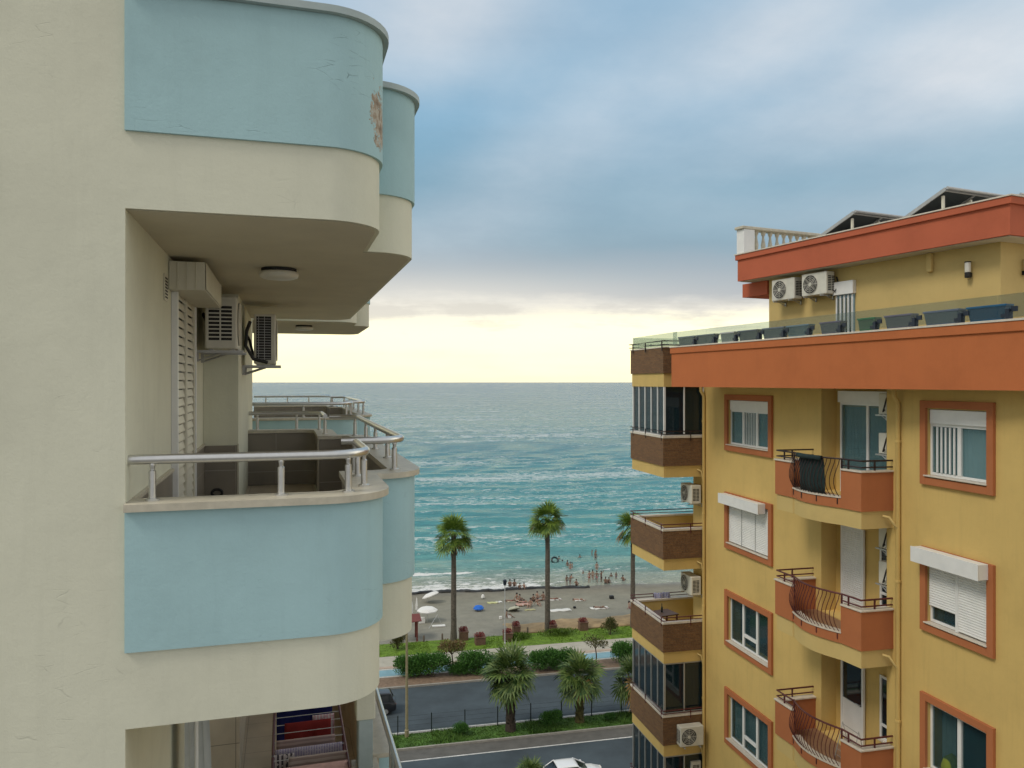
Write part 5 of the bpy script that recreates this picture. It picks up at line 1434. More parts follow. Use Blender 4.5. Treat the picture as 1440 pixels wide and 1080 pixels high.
# beach things
M['canvas'] = plain('white_canvas', (.72,.71,.67), .8, var=.05)
def parasol(label, px, py, r, hgt, mat, tilt=(0,0), closed=False, sag=.32):
    X, Y, z = ground_s(px, py)
    t = thing('beach_umbrella', label, 'beach umbrella', (X, Y, z), TG)
    q = MB(); q.tube([(0,0,-.05),(tilt[0]*.4,tilt[1]*.4,hgt)], .022, 6); q.build('pole', M['pole_w'], t)
    q = MB(); k = 16
    if closed: q.lathe([(.13,hgt-1.3),(.14,hgt-.8),(.06,hgt-.1),(.01,hgt+.1)], 0, 0, 10)
    else:
        rings = [(0,0),(.35,-.04),(.7,-.5*sag*.6),(1,-sag)]
        for i in range(8):
            a0, a1 = 2*PI*i/8, 2*PI*(i+1)/8
            for (r0, z0), (r1, z1_) in zip(rings, rings[1:]):
                f = lambda a, rr, zz: (r*rr*math.cos(a)+tilt[0]*.4, r*rr*math.sin(a)+tilt[1]*.4, hgt+.05+zz+r*rr*(math.cos(a)*tilt[0]+math.sin(a)*tilt[1])*.35)
                q.face([f(a0,r0,z0), f(a1,r0,z0), f(a1,r1,z1_), f(a0,r1,z1_)] if r0 else [f(a0,0,0), f(a1,r1,z1_), f(a0,r1,z1_)])
            a_, b_ = f(a0,1,-sag), f(a1,1,-sag)
            q.face([a_, b_, (b_[0],b_[1],b_[2]-.1), (a_[0],a_[1],a_[2]-.1)])
    q.build('canopy', mat, t)
    return t
parasol('large open white beach umbrella beside the blue balcony edge', 601, 874, 1.15, 1.55, M['canvas'])
parasol('white beach umbrella tilted towards the water, further down the beach', 601, 847, 1.0, 1.2, M['canvas'], (.9,-.5))
parasol('bright blue beach umbrella alone on the grey sand', 673, 859, .62, .62, plain('blue_canvas', (.01,.13,.55), .7, var=.2, scale=4))
parasol('pale beige umbrella leaning low beside the sunbathers', 720, 858, .75, .55, plain('beige_canvas', (.42,.42,.32), .8), (.3,-1.2))
parasol('small white umbrella near the water, seen far off alone', 678, 842, .22, .5, M['canvas'], (.2,0))
parasol('closed white umbrella standing by the blue balcony edge', 579, 872, .3, 2.1, M['canvas'], closed=True)
parasol('second closed white umbrella, leaning nearer the water', 586, 862, .3, 1.7, M['canvas'], closed=True)
X, Y, z = ground_s(583, 902)
t = thing('beach_kiosk', 'red framed beach shelter partly hidden by the blue balcony', 'beach hut', (X, Y, z), TG)
redm = plain('faded_red_wood', (.16,.04,.03), .8, var=.25)
for x in (-1.6,.25):
    q = MB(); q.box(x-.08,-.08,-.1,x+.08,.08,2.0); q.build('post', redm, t)
    q = MB(); q.box(x-.08,1.3,-.1,x+.08,1.46,2.0); q.build('post', redm, t)
q = MB(); q.face([(-1.9,-.3,2.0),(.7,-.3,2.15),(.7,1.8,2.3),(-1.9,1.8,2.3)]); q.face([(-1.9,1.8,2.24),(.7,1.8,2.24),(.7,-.3,2.09),(-1.9,-.3,1.94)])
q.face([(.7,-.3,2.09),(.7,1.8,2.24),(.7,1.8,2.3),(.7,-.3,2.15)]); q.face([(-1.9,-.3,1.94),(.7,-.3,2.09),(.7,-.3,2.15),(-1.9,-.3,2.0)]); q.build('roof', redm, t)
def beachbox(name, label, cat, px, py, dims, mat, group=None, rz=0, tilt=0):
    X, Y, z = ground_s(px, py); q = MB(); a, b, c = dims; q.box(-a/2,-b/2,0,a/2,b/2,c)
    if c < .1:
        q = MB(); n = 8
        for i in range(n):
            for j in range(3):
                f = lambda i_, j_: (-a/2+a*i_/n, -b/2+b*j_/3, .03+c*(.5+.5*math.sin(i_*1.7+j_*2.1+px)))
                q.face([f(i,j), f(i+1,j), f(i+1,j+1), f(i,j+1)])
    o_ = q.build(name, mat, None, smooth=40 if c < .1 else None, bevel=0 if c < .1 else .02); o_.location = (X, Y, z+.01); o_.rotation_euler = (tilt,0,TG+rz)
    if c < .1: 
        s_ = o_.modifiers.new('thickness', 'SOLIDIFY'); s_.thickness = .03
    return tag(o_, label, cat, group)
wt = plain('white_towelling', (.66,.65,.60), .95, var=.1)
beachbox('beach_towel', 'big white sheet spread beside the middle palm trunk', 'towel', 788, 858.5, (2.5,.95,.06), wt)
beachbox('beach_towel', 'white sheet under the lone sunbather near the dry bank', 'towel', 843, 855.5, (2.2,.9,.06), wt)
beachbox('beach_towel', 'pale yellow towel beside the beige umbrella', 'towel', 693, 848, (1.3,.7,.06), plain('yellow_towelling', (.5,.5,.24), .95))
beachbox('beach_towel', 'white towel by the yellow one, small and crumpled', 'towel', 701.5, 847, (.8,.6,.08), wt)
beachbox('beach_towel', 'cream towel under the front of the sunbathing group', 'towel', 722, 845.5, (1.6,.8,.06), plain('cream_towelling', (.55,.5,.38), .95))
beachbox('beach_towel', 'white towel at the near end of the sunbathing group', 'towel', 766, 843.5, (1.7,.7,.06), wt)
beachbox('beach_towel', 'white towel half behind the middle palm trunk', 'towel', 781, 843.5, (1.6,.7,.06), wt)
beachbox('beach_towel', 'pinkish towel in the middle of the sunbathing group', 'towel', 736, 850, (1.8,.8,.06), plain('pink_towelling', (.48,.3,.24), .95))
beachbox('beach_towel', 'yellowish towel closest to the lawn below the group', 'towel', 745, 858, (1.3,.5,.05), plain('ochre_towelling', (.4,.38,.2), .95))
beachbox('beach_towel', 'white towel under the sunbather between palm and brick balconies', 'towel', 815, 844.5, (1.3,.6,.05), wt)
beachbox('paddle_board', 'long pale board lying flat on the sand by the white umbrella', 'board', 617, 881, (1.4,.5,.12), M['canvas'])
beachbox('cool_box', 'white cool box with dark front below the white umbrella', 'cool box', 593.5, 876, (.6,.5,.6), M['canvas'])
beachbox('bag', 'dark round bag lying alone on the sand', 'bag', 860, 842, (.5,.45,.38), M['black'])
beachbox('bag', 'small white bag by the sunbather in red shorts', 'bag', 704, 870.5, (.3,.25,.3), M['canvas'])
beachbox('bag', 'white bag just behind the sunbather in red shorts', 'bag', 716, 869, (.4,.3,.26), M['canvas'])
beachbox('bag', 'dark bag near the head of the white sheet by the palm', 'bag', 808, 855.5, (.3,.25,.22), M['black'])
X, Y, z = ground_s(603, 884); q = MB(); q.tube([(0,0,0),(1.0,.6,1.25)], .03, 6); q.tube([(1.0,.6,1.25),(1.5,.6,.05)], .02, 6); o_ = q.build('pole_frame', M['pole_w']); o_.location = (X, Y, z); o_.rotation_euler = (0,0,TG); tag(o_, 'leaning white pole frame standing on the sand', 'pole')
q = MB(); X, Y, _ = ground(780, 791.5, SEA); 
tor = [(.48*math.cos(2*PI*i/20), .48*math.sin(2*PI*i/20), .1) for i in range(21)]; q.tube(tor, .15, 8, caps=False); o_ = q.build('swim_ring', plain('dark_green_rubber', (.01,.03,.03), .35), None, smooth=60); o_.location = (X, Y, SEA+.35); o_.rotation_euler = (.9,0,TG); tag(o_, 'dark swimming ring standing up out of the water', 'swim ring')

# ------------------------------------------------------------------ people
M['skin'] = plain('tanned_skin', (.34,.21,.15), .6, var=.1)
M['skin2'] = plain('brown_skin', (.21,.125,.085), .6, var=.1)
M['hair'] = plain('dark_hair', (.015,.011,.009), .6)
SW = {n: plain('swimwear_'+n, c, .7) for n, c in {'black':(.012,.012,.015),'red':(.25,.015,.02),'blue':(.02,.05,.2),'white':(.6,.6,.58),'pink':(.45,.12,.18),'green':(.03,.12,.06),'navy':(.012,.018,.05)}.items()}
def skinned(name, verts, edges, radii, root=0, sub=1):
    me = bpy.data.meshes.new(name); me.from_pydata(verts, edges, [])
    o_ = bpy.data.objects.new(name, me); COL.objects.link(o_)
    sk = o_.modifiers.new('skin', 'SKIN'); sk.use_smooth_shade = True
    for i, r_ in enumerate(radii):
        d = me.skin_vertices[0].data[i]; d.radius = (r_, r_) if not isinstance(r_, tuple) else r_; d.use_root = (i == root)
    ss = o_.modifiers.new('sub', 'SUBSURF'); ss.levels = sub; ss.render_levels = sub
    bpy.context.view_layer.update()
    dg = bpy.context.evaluated_depsgraph_get()
    nm = bpy.data.meshes.new_from_object(o_.evaluated_get(dg)); nm.name = name
    for p in nm.polygons: p.use_smooth = True
    bpy.data.objects.remove(o_); bpy.data.meshes.remove(me)
    return nm
POSE = {}
def pose(name, J, female=False):
    """J: joint name -> point. One continuous skinned body, hair cap and swimwear"""
    names = ['pel','wai','che','nec','hea','top','shL','elL','wrL','haL','shR','elR','wrR','haR','hiL','knL','anL','toL','hiR','knR','anR','toR','nose']
    rad = {'pel':(.13,.10),'wai':(.115,.09),'che':(.15,.10),'nec':.055,'hea':.088,'top':.07,'shL':.062,'shR':.062,'elL':.042,'elR':.042,'wrL':.03,'wrR':.03,'haL':.028,'haR':.028,'hiL':.088,'hiR':.088,'knL':.058,'knR':.058,'anL':.038,'anR':.038,'toL':.03,'toR':.03,'nose':.018}
    V = [J[n] for n in names]; ix = {n: i for i, n in enumerate(names)}
    ed = [('pel','wai'),('wai','che'),('che','nec'),('nec','hea'),('hea','top'),('hea','nose'),('che','shL'),('shL','elL'),('elL','wrL'),('wrL','haL'),('che','shR'),('shR','elR'),('elR','wrR'),('wrR','haR'),('pel','hiL'),('hiL','knL'),('knL','anL'),('anL','toL'),('pel','hiR'),('hiR','knR'),('knR','anR'),('anR','toR')]
    body = skinned('person_'+name, V, [(ix[a], ix[b]) for a, b in ed], [rad[n] for n in names])
    body.materials.append(M['skin'])
    h = Vector(J['hea']); tp = Vector(J['top']); n_ = Vector(J['nose'])
    back = (h-n_).normalized(); upv = (tp-h).normalized()
    c = h*.45+tp*.55+back*.025
    k = MB(); 
    for i in range(7):
        for j in range(12):
            def P(a, b):
                th = PI*.62*a/7; ph_ = 2*PI*b/12
                s3 = upv.cross(back).normalized()
                return c+(upv*math.cos(th)+(back*math.cos(ph_)+s3*math.sin(ph_))*math.sin(th))*.112
            k.face([P(i,j), P(i+1,j), P(i+1,j+1), P(i,j+1)])
    if female:
        k.tube([c+back*.08, c+back*.13-upv*.12, Vector(J['nec'])+back*.10-upv*.06], .055, 6, r1=.03)
    o_ = k.build('hair', M['hair'], None, smooth=80); hair = o_.data; bpy.data.objects.remove(o_)
    def lerp(a, b, t): return tuple(Vector(J[a]).lerp(Vector(J[b]), t))
    lowt = .16 if female else .42
    V2 = [lerp('pel','wai',.35), J['pel'], J['hiL'], lerp('hiL','knL',lowt), J['hiR'], lerp('hiR','knR',lowt)]
    sw = skinned('swimwear', V2, [(0,1),(1,2),(2,3),(1,4),(4,5)], [(.138,.108),(.145,.115),.102,.092,.102,.092], 1)
    sw.materials.append(SW['black'])
    POSE[name] = (body, hair, sw)
base = dict(pel=(0,0,.93), wai=(0,.005,1.08), che=(0,0,1.30), nec=(0,0,1.47), hea=(0,-.015,1.60), top=(0,-.01,1.68), nose=(0,-.105,1.585),
            shL=(.17,0,1.39), elL=(.23,.02,1.12), wrL=(.25,-.06,.89), haL=(.25,-.09,.80), shR=(-.17,0,1.39), elR=(-.23,.02,1.12), wrR=(-.25,-.06,.89), haR=(-.25,-.09,.80),
            hiL=(.095,0,.88), knL=(.10,-.02,.49), anL=(.10,.02,.08), toL=(.12,-.15,.03), hiR=(-.095,0,.88), knR=(-.10,-.02,.49), anR=(-.10,.02,.08), toR=(-.12,-.15,.03))
pose('standing', base); pose('standing_woman', base, True)
wk = dict(base); wk.update(knL=(.10,-.20,.52), anL=(.10,-.22,.09), toL=(.11,-.39,.05), knR=(-.10,.06,.49), anR=(-.10,.26,.12), toR=(-.11,.16,.03), elL=(.24,.12,1.14), wrL=(.25,.16,.92), haL=(.25,.14,.84), elR=(-.24,-.10,1.14), wrR=(-.24,-.28,1.0), haR=(-.23,-.36,.97))
pose('walking', wk)
au = dict(base); au.update(elL=(.36,-.02,1.52), wrL=(.44,-.05,1.74), haL=(.46,-.06,1.83), elR=(-.40,0,1.30), wrR=(-.60,-.05,1.40), haR=(-.69,-.06,1.43))
pose('arms_up', au)
si = dict(pel=(0,0,.12), wai=(0,.05,.28), che=(0,.05,.50), nec=(0,.02,.67), hea=(0,-.02,.80), top=(0,-.01,.88), nose=(0,-.11,.79),
          shL=(.17,.05,.59), elL=(.24,.0,.36), wrL=(.16,-.22,.42), haL=(.13,-.30,.43), shR=(-.17,.05,.59), elR=(-.25,.18,.34), wrR=(-.26,.30,.10), haR=(-.26,.36,.04),
          hiL=(.10,-.04,.11), knL=(.13,-.40,.42), anL=(.12,-.62,.07), toL=(.13,-.78,.03), hiR=(-.10,-.04,.11), knR=(-.13,-.44,.30), anR=(-.12,-.78,.06), toR=(-.13,-.92,.08))
pose('sitting', si); pose('sitting_woman', si, True)
ly = dict(pel=(0,0,.13), wai=(0,.16,.13), che=(0,.38,.14), nec=(0,.55,.14), hea=(0,.68,.14), top=(0,.76,.15), nose=(0,.67,.24),
          shL=(.17,.46,.13), elL=(.27,.22,.08), wrL=(.28,-.02,.07), haL=(.28,-.10,.06), shR=(-.17,.46,.13), elR=(-.36,.58,.08), wrR=(-.24,.78,.08), haR=(-.15,.80,.09),
          hiL=(.10,-.06,.12), knL=(.12,-.45,.12), anL=(.13,-.86,.07), toL=(.15,-.92,.16), hiR=(-.10,-.06,.12), knR=(-.11,-.38,.34), anR=(-.12,-.70,.07), toR=(-.13,-.85,.04))
pose('lying', ly)
def person(px, py, ps, sw, label, face=0, sc=1.0, skin='skin', water=None, group='people on the beach and in the sea', dz=0):
    """water: None on the sand, else how far the feet are under the sea's surface"""
    if water is None: X, Y, z = ground_s(px, py)
    else: X, Y, _ = ground(px, py, SEA); z = SEA-water
    bd, hr, swm = POSE[ps]
    o_ = bpy.data.objects.new('person', bd); COL.objects.link(o_)
    o_.location = (X, Y, z+dz); o_.rotation_euler = (0,0,R(face)); o_.scale = (sc,sc,sc)
    tag(o_, label, 'person', group)
    if skin != 'skin': o_.material_slots[0].link = 'OBJECT'; o_.material_slots[0].material = M[skin]
    a = bpy.data.objects.new('hair', hr); COL.objects.link(a); a.parent = o_
    b = bpy.data.objects.new('swimwear', swm); COL.objects.link(b); b.parent = o_
    if sw != 'black': b.material_slots[0].link = 'OBJECT'; b.material_slots[0].material = SW[sw]
    return o_
P = person
P(828.7,820.5,'standing','red','man in red shorts standing at the waterline, nearest of the standing bathers',20)
P(839.2,820,'walking','pink','bather in pink shorts walking out of the shallow water',-10,.97,'skin2')
P(833.6,815,'standing_woman','black','woman in black behind the man in red shorts',150,.98,'skin',.3)
P(845.5,818.5,'arms_up','navy','bather in navy shorts with one arm out over the shallows',40,.97,'skin2',.15)
P(839.3,799.5,'standing_woman','black','woman in black standing hip deep below the pair of playing bathers',0,1,'skin',.75)
P(837.6,788,'standing','navy','man standing in the sea with a child on his shoulders',-20,1.05,'skin2',.45)
P(837.8,788.5,'sitting','black','child riding on the shoulders of the man in the sea',-20,.66,'skin2',-1.12)
P(832.5,781,'arms_up','green','child splashing beside the man with a child on his shoulders',60,.7,'skin2',.35)
P(786,787,'standing','black','swimmer up to the shoulders beyond the dark swim ring',0,1,'skin2',1.2)
P(791,791,'standing_woman','white','swimmer with splashing water beside the dark swim ring',30,1,'skin',1.3)
P(798,795,'standing','red','bather chest deep between swim ring and playing pair',-30,1,'skin2',1.0)
P(802,800,'standing_woman','pink','woman wading thigh deep towards the beach',10,.98,'skin',.7)
P(804.5,797,'standing','blue','bather close behind the wading woman',70,.9,'skin',.9)
P(815.5,784,'standing','navy','lone swimmer furthest out, only head and shoulders above water',0,1,'skin2',1.25)
P(820,807,'standing','navy','lone bather sunk to the chest in the calm shallows',45,.95,'skin2',1.15)
P(803.8,813,'sitting','black','child sitting in the wash behind the two standing children',120,.9,'skin',.3)
P(797,824,'standing_woman','blue','child in blue standing at the water edge by the dark ridge',200,.84,'skin2')
P(801.7,824,'walking','black','child in black beside the child in blue',170,.8,'skin2')
P(810.5,824,'sitting','black','person sitting at the end of the dark ridge facing the sea',160,1,'skin2')
P(851.6,821,'sitting_woman','black','woman in black sitting on the wet sand, bigger of the seated pair',170,1.05,'skin2')
P(856.2,820.5,'sitting','navy','smaller figure seated beside the woman on the wet sand',180,.9,'skin2')
P(859.4,811,'standing','navy','bather seen to the chest near the seated pair',0,.9,'skin2',1.0)
P(866.4,814,'standing','blue','thin child standing knee deep near the brick balconies',10,.75,'skin2',.3)
P(876,816.5,'sitting_woman','navy','figure sitting in the shallow water close to the third palm',150,1,'skin2',.12)
P(717,827,'sitting','black','dark figure sitting on the ridge just past the promenade lamp',180,1.1,'skin2',dz=.15)
P(723.4,827,'sitting_woman','black','woman sitting on the ridge beside the dark figure',180,1.1,'skin2',dz=.15)
P(737,828.5,'sitting','pink','figure in pink crouching on the sand side of the ridge',150,.95)
P(731,829,'sitting','navy','figure in navy sitting close to the one in pink',190,.95,'skin2')
G1 = 'sunbathers on the sand'
P(719,846,'lying','red','sunbather lying in the row, closest to the promenade lamp',80,1,'skin2',group=G1)
P(727,844,'sitting_woman','red','woman sitting at the back of the sunbathing row',60,1,'skin',group=G1)
P(731,846,'sitting','navy','sunbather sitting upright just beside the beige umbrella',120,1,'skin2',group=G1)
P(736,848,'lying','pink','sunbather lying on the pinkish towel',70,1,'skin',group=G1)
P(734.5,853,'lying','white','pale sunbather lying nearest the beige umbrella',95,1,'skin',group=G1)
P(746,853,'sitting_woman','white','woman in white sitting in front of the sunbathing group',-20,1.1,'skin',group=G1)
P(750,846,'sitting','black','sunbather sitting in the middle of the row',200,1,'skin2',group=G1)
P(755.5,842,'sitting','red','sunbather in red sitting further back in the row',150,1,'skin',group=G1)
P(756,851,'sitting_woman','white','woman in white bending by the bags behind the palm trunk',30,.95,'skin',group=G1)
P(760,845,'lying','black','sunbather lying between the seated ones and the palm trunk',85,1,'skin2',group=G1)
P(764,843,'sitting','black','seated sunbather with dark hair just before the palm trunk',160,1.05,'skin2',group=G1)
P(779,843.5,'lying','red','sunbather lying just past the palm trunk',80,1,'skin2',group=G1)
P(814,844.5,'lying','white','pale sunbather lying alone between palm and brick balconies',75,.95,'skin',group=G1)
P(844,855.5,'lying','black','sunbather in black on the white sheet by the dry bank',78,1,'skin2',group=G1)
P(713,869,'sitting','red','sunbather in red shorts sitting alone near the lawn',100,1,'skin2',group=G1)
P(885,856,'sitting_woman','pink','pale figure sitting at the corner of the brick balcony',100,1,'skin',group=G1)

# ------------------------------------------------------------------ cars
M['carglass'] = plain('car_glass', (.012,.016,.018), .06, var=.05)
M['tyre'] = plain('tyre_rubber', (.015,.015,.015), .85)
def car(label, loc, rz, paint, Ln=4.3, Wd=1.74, Ht=1.47, suv=False):
    t = thing('parked_car' if False else 'car', label, 'car', loc, rz)
    hw = Wd/2
    # stations along the car: x, half width, lower z, shoulder z
    if suv: prof = [(-.5,.42,.86),(-.485,.30,.98),(-.38,.24,1.0),(0,.22,1.0),(.22,.22,.98),(.40,.24,.92),(.48,.30,.80),(.5,.40,.66)]
    else:   prof = [(-.5,.40,.80),(-.49,.30,.90),(-.40,.24,.96),(-.1,.20,.94),(.18,.20,.92),(.34,.22,.86),(.46,.28,.74),(.5,.38,.60)]
    q = MB(); rows = []
    for fx, zb, zt in prof:
        e = 1-max(0, abs(fx)-.36)*.9
        x = fx*Ln; w_ = hw*e
        rows.append([(x,-w_*.92,zb),(x,-w_,zb+.12),(x,-w_,(zb+zt)/2+.1),(x,-w_*.96,zt-.06),(x,-w_*.82,zt),(x,0,zt+.035),(x,w_*.82,zt),(x,w_*.96,zt-.06),(x,w_,(zb+zt)/2+.1),(x,w_,zb+.12),(x,w_*.92,zb)])
    for a, b in zip(rows, rows[1:]):
        for i in range(10): q.face([a[i], b[i], b[i+1], a[i+1]])
        q.face([a[10], b[10], b[0], a[0]])
    q.face(rows[0]); q.face(rows[-1][::-1])
    body = q.build('body', paint, t, smooth=50)
    # cabin: glass house then roof and pillars over it
    x0, x1, x2, x3 = (-.47*Ln, -.40*Ln, .02*Ln, .20*Ln) if suv else (-.43*Ln, -.27*Ln, .03*Ln, .235*Ln)
    zb = .93; 
    def sec(x, w_, z): return [(x,-w_,z),(x,w_,z)]
    b0_, b1_ = hw*.90, hw*.70
    A = [(x0,-b0_*.92,zb),(x3,-b0_*.94,zb),(x3,b0_*.94,zb),(x0,b0_*.92,zb)]; B = [(x1,-b1_*.98,Ht-.05),(x2,-b1_,Ht-.05),(x2,b1_,Ht-.05),(x1,b1_*.98,Ht-.05)]
    g = MB()
    for i in range(4): j = (i+1) % 4; g.face([A[i], A[j], B[j], B[i]])
    g.face(B); g.build('windows', M['carglass'], t)
    rf_ = MB(); nx, ny = 8, 6
    def RP(i, j):
        u = i/nx; v = j/ny*2-1
        x = x1-.06+(x2-x1+.14)*u; z = Ht-.045+.05*math.sin(PI*(.12+.76*u))*(1-.35*v*v)-.02*abs(v)**3; return (x, v*b1_*1.03, z)
    for i in range(nx):
        for j in range(ny): rf_.face([RP(i,j), RP(i+1,j), RP(i+1,j+1), RP(i,j+1)])
    for k in (0, 1, 2, 3):
        a_, b_ = Vector(A[k]), Vector(B[k]); out = Vector((0, math.copysign(.02, a_.y), .012)); rf_.tube([a_+out*.6, b_+out*.6], .04, 6, r1=.032)
    for s in (-1, 1):
        xm = (x1+x2)/2-.05; rf_.tube([(xm+.02, s*(b0_*.94+.004), zb),(xm-.05, s*(b1_+.008), Ht-.05)], .03, 6)
    ro_ = rf_.build('roof', paint, t, smooth=60); so = ro_.modifiers.new('thickness', 'SOLIDIFY'); so.thickness = .02
    for fx in (-.31, .32):
        for s in (-1, 1):
            q = MB(); k = 20; r_ = .32
            pr_ = [(.20,-.1),(.29,-.1),(.32,-.06),(.32,.06),(.29,.1),(.20,.1)]
            q.lathe(pr_, 0, 0, k)
            q.v = [(v[0], v[2], v[1]) for v in q.v]
            wh = q.build('wheel', M['tyre'], t, smooth=40); wh.location = (fx*Ln, s*(hw-.10), .32)
            q = MB(); q.lathe([(.2,-.06),(.2,.105),(.05,.11)], 0, 0, 14); q.v = [(v[0], v[2]*s, v[1]) for v in q.v]
            q.build('rim', M['alu'], wh, smooth=30)
    for s in (-1, 1):
        q = MB(); q.box(.455*Ln,s*hw*.55-.16,.62,.487*Ln,s*hw*.55+.16,.74); q.build('headlight', M['lampglass'], t, bevel=.02)
        q = MB(); q.box(-.502*Ln,s*hw*.70-.12,.66,-.47*Ln,s*hw*.70+.12,.86); q.build('tail_light', plain('red_lens', (.25,.01,.01), .2), t, bevel=.02)
        q = MB(); q.box(.17*Ln,s*(hw-.04),.93,.17*Ln+.12,s*(hw+.17),1.06); q.build('mirror', paint, t, bevel=.03)
    q = MB()
    for s in (-1, 1): q.box(-.38*Ln,s*(hw-.1)-.1,.2,.4*Ln,s*(hw-.1)+.02,.3)
    q.build('sill', M['tyre'], t)
    return t
def paintm(name, c):
    m_, nt, b = newmat(name); b.inputs['Base Color'].default_value = rgba(c); b.inputs['Roughness'].default_value = .3; b.inputs['Coat Weight'].default_value = .6; b.inputs['Coat Roughness'].default_value = .06
    return m_
Yc = 51.8; car('white saloon car driving on the near road, cut by the picture edge', ((806-720)/FPX*Yc, Yc, -.12), TG, paintm('white_car_paint', (.75,.75,.74)))
X, Y, _ = ground(514, 1008); car('dark grey car on the far road behind the balcony railing', (X, Y+1.0, -.12), TG+PI, paintm('dark_car_paint', (.012,.013,.016)), 4.4, 1.8, 1.66, True)

# ------------------------------------------------------------------ sky, sun, camera
wd_ = bpy.data.worlds.new('World'); scene.world = wd_; wd_.use_nodes = True
nt = wd_.node_tree; nt.nodes.clear()
out = N(nt, 'ShaderNodeOutputWorld')
sky = N(nt, 'ShaderNodeTexSky'); sky.sky_type = 'NISHITA'; sky.sun_disc = False
SUN_EL, SUN_AZ = 50.0, 238.0        # azimuth clockwise from the view direction (+y)
sky.sun_elevation = R(SUN_EL); sky.sun_rotation = R(SUN_AZ)
bg1 = N(nt, 'ShaderNodeBackground', Strength=.08); L(nt, sky.outputs[0], bg1.inputs['Color'])
tc = N(nt, 'ShaderNodeTexCoord'); D = tc.outputs['Generated']
sp = N(nt, 'ShaderNodeSeparateXYZ'); L(nt, D, sp.inputs[0])
zc = mathn(nt, 'MAXIMUM', sp.outputs[2], 0.0)
den = mathn(nt, 'ADD', zc, .16)
cb = N(nt, 'ShaderNodeCombineXYZ'); L(nt, mathn(nt, 'DIVIDE', sp.outputs[0], den), cb.inputs[0]); L(nt, mathn(nt, 'DIVIDE', sp.outputs[1], den), cb.inputs[1])
def skynoise(scale, rot, sx, sy, detail=5.0, rough=.55, loc=(0,0,0)):
    mp = N(nt, 'ShaderNodeMapping'); mp.inputs['Scale'].default_value = (sx,sy,1); mp.inputs['Rotation'].default_value = (0,0,R(rot)); mp.inputs['Location'].default_value = loc
    L(nt, cb.outputs[0], mp.inputs['Vector'])
    n = N(nt, 'ShaderNodeTexNoise', Scale=scale, Detail=detail, Roughness=rough); L(nt, mp.outputs[0], n.inputs['Vector']); return n.outputs['Fac']
nA = skynoise(.55, 35, .7, 1.2, 4.0, .5, (3.1,1.2,0))
nB = skynoise(1.6, -20, 1, .8, 7.0, .62, (0.4,4.0,0))
nC = skynoise(.9, 10, .35, 1.6, 6.0, .6)
wob = mathn(nt, 'ADD', mathn(nt, 'MULTIPLY', mathn(nt, 'SUBTRACT', nC, .5), .05), mathn(nt, 'MULTIPLY', mathn(nt, 'SUBTRACT', nB, .5), .05))
# the cloud base is lower towards the right
tilt = mathn(nt, 'MULTIPLY', sp.outputs[0], .018)
ze = mathn(nt, 'ADD', mathn(nt, 'ADD', zc, wob), tilt)
low = ramp(nt, ze, [(.0, (1.25,1.12,.70)), (.04, (1.5,1.4,.80)), (.078, (1.35,1.25,.84)), (.098, (.78,.74,.66)), (.112, (.43,.45,.47)), (.17, (.27,.38,.45)), (.24, (.19,.36,.47)), (.33, (.18,.39,.56)), (.45, (.30,.48,.64)), (.62, (.46,.57,.68)), (1.0, (.58,.63,.70))])
# brighter cloud banks, placed by compass direction and height
azn = mathn(nt, 'ARCTAN2', sp.outputs[0], sp.outputs[1]); eln = mathn(nt, 'ARCSINE', sp.outputs[2])
def bank_(a0, e0, rot, ra, rb, amp):
    da = mathn(nt, 'SUBTRACT', azn, a0); de = mathn(nt, 'SUBTRACT', eln, e0); c_, s_ = math.cos(R(rot)), math.sin(R(rot))
    u_ = mathn(nt, 'DIVIDE', mathn(nt, 'ADD', mathn(nt, 'MULTIPLY', da, c_), mathn(nt, 'MULTIPLY', de, s_)), ra)
    v_ = mathn(nt, 'DIVIDE', mathn(nt, 'SUBTRACT', mathn(nt, 'MULTIPLY', de, c_), mathn(nt, 'MULTIPLY', da, s_)), rb)
    q_ = mathn(nt, 'ADD', mathn(nt, 'MULTIPLY', u_, u_), mathn(nt, 'MULTIPLY', v_, v_))
    return mathn(nt, 'MULTIPLY', mathn(nt, 'EXPONENT', mathn(nt, 'MULTIPLY', q_, -1.0)), amp)
tot_ = None
for args in ((-.08,.44,10,.17,.085,.95), (.08,.31,36,.26,.075,.5), (.34,.41,25,.16,.06,.75), (.52,.335,8,.17,.075,1.0), (.30,.28,20,.18,.05,.3), (-.10,.19,5,.14,.03,.12), (.42,.20,0,.2,.03,.2), (-.9,.4,0,.5,.25,.7), (1.2,.4,0,.4,.25,.7)):
    b_ = bank_(*args); tot_ = b_ if tot_ is None else mathn(nt, 'ADD', tot_, b_)
ns_ = mathn(nt, 'ADD', mathn(nt, 'MULTIPLY', mathn(nt, 'SUBTRACT', nB, .5), .9), mathn(nt, 'MULTIPLY', mathn(nt, 'SUBTRACT', nA, .5), 1.1))
pf = ramp(nt, mathn(nt, 'ADD', tot_, mathn(nt, 'MULTIPLY', ns_, mathn(nt, 'ADD', mathn(nt, 'MULTIPLY', tot_, .8), .25))), [(.05, 0.0), (1.05, 1.0)])
pf = mathn(nt, 'MULTIPLY', pf, ramp(nt, zc, [(.11, 0.0), (.16, 1.0)]))
c = mixrgb(nt, pf, low, (.63,.68,.73))
dk = ramp(nt, mathn(nt, 'ADD', mathn(nt, 'MULTIPLY', nC, .6), mathn(nt, 'MULTIPLY', nB, .4)), [(.36, .22), (.56, 0.0)])
c = mixrgb(nt, mathn(nt, 'MULTIPLY', dk, ramp(nt, zc, [(.10, 0.0), (.14, 1.0)])), c, (.19,.29,.40))
glow = bank_(-.12,.085,0,.30,.05,.8)
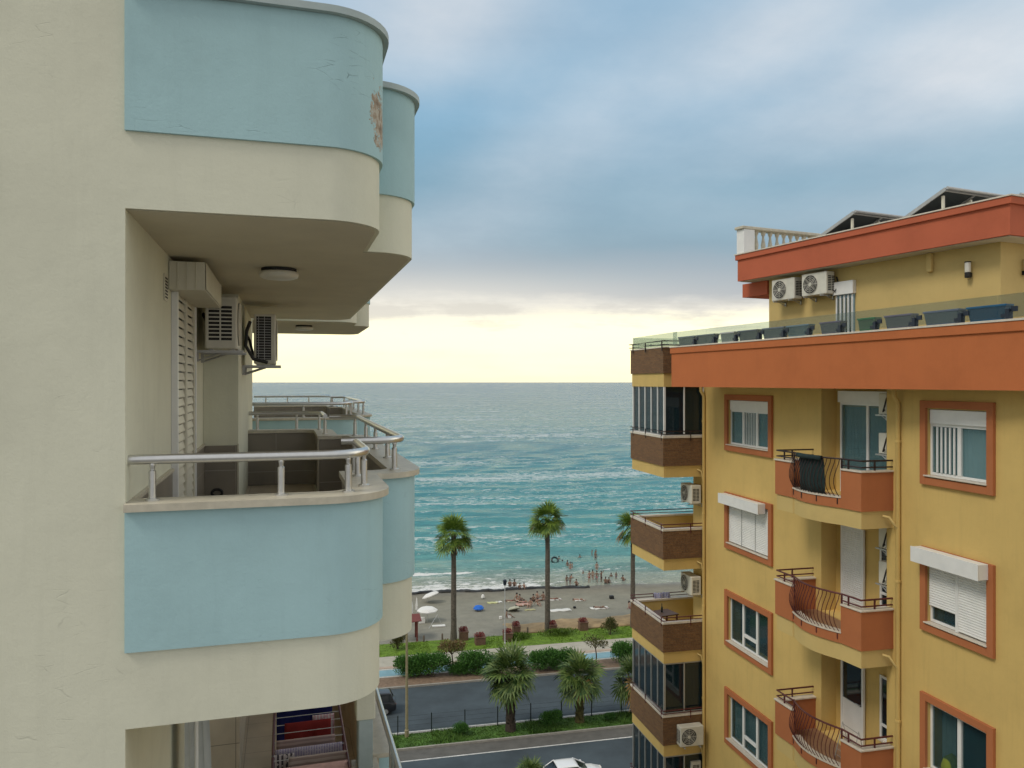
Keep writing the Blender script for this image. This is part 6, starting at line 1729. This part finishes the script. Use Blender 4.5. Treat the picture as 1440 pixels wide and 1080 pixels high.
c = mixrgb(nt, mathn(nt, 'MULTIPLY', glow, ramp(nt, zc, [(.06, 0.0), (.085, 1.0)])), c, (.86,.82,.72))
# thin grey bars across the bright band
bar = ramp(nt, mathn(nt, 'ADD', nB, mathn(nt, 'MULTIPLY', mathn(nt, 'SUBTRACT', nC, .5), 1.2)), [(.52, 0.0), (.66, .55)])
c = mixrgb(nt, mathn(nt, 'MULTIPLY', bar, ramp(nt, zc, [(.05, 0.0), (.068, 1.0), (.10, 1.0), (.11, 0.0)])), c, (.66,.62,.54))
side_fill = bank_(1.33,.32,0,.42,.34,1.0)  # bright bank added out of view to light the balcony recess walls
c = mixrgb(nt, side_fill, c, (2.1,1.95,1.65))
# overcast sky behind the camera, brightened to light the facades
back = mathn(nt, 'MULTIPLY', ramp(nt, mathn(nt, 'ADD', mathn(nt, 'MULTIPLY', sp.outputs[1], -.5), .5), [(.3, 0.0), (.8, 1.0)]), 1.0)
c = mixrgb(nt, back, c, (.66,.66,.66))
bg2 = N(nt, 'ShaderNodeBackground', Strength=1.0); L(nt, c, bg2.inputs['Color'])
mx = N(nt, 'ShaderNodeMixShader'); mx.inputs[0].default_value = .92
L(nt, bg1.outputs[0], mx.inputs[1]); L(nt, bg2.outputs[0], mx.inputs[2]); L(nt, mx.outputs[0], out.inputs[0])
ld = bpy.data.lights.new('sun', 'SUN'); ld.energy = 1.4; ld.angle = R(18); ld.color = (1.0,.93,.82)
lo = bpy.data.objects.new('sun', ld); COL.objects.link(lo); lo.location = (-30,-20,80)
az = R(SUN_AZ); dirv = Vector((math.sin(az)*math.cos(R(SUN_EL)), math.cos(az)*math.cos(R(SUN_EL)), math.sin(R(SUN_EL))))
lo.rotation_euler = dirv.to_track_quat('Z', 'Y').to_euler()
cd = bpy.data.cameras.new('camera'); co_ = bpy.data.objects.new('camera', cd); COL.objects.link(co_)
co_.location = (0,0,E); co_.rotation_euler = (R(90),0,0)
cd.sensor_width = 36; cd.lens = 36*FPX/1440; cd.clip_start = .05; cd.clip_end = 90000
cd.shift_y = -3/1440
scene.camera = co_
scene.view_settings.view_transform = 'Standard'; scene.view_settings.look = 'None'; scene.view_settings.gamma = 1; scene.view_settings.use_curve_mapping = False
scene.view_settings.exposure = .17
scene.render.engine = 'CYCLES'
scene.cycles.use_denoising = True
scene.cycles.max_bounces = 5; scene.cycles.adaptive_threshold = .025; scene.cycles.transparent_max_bounces = 12
scene.render.resolution_x = 1024; scene.render.resolution_y = 768
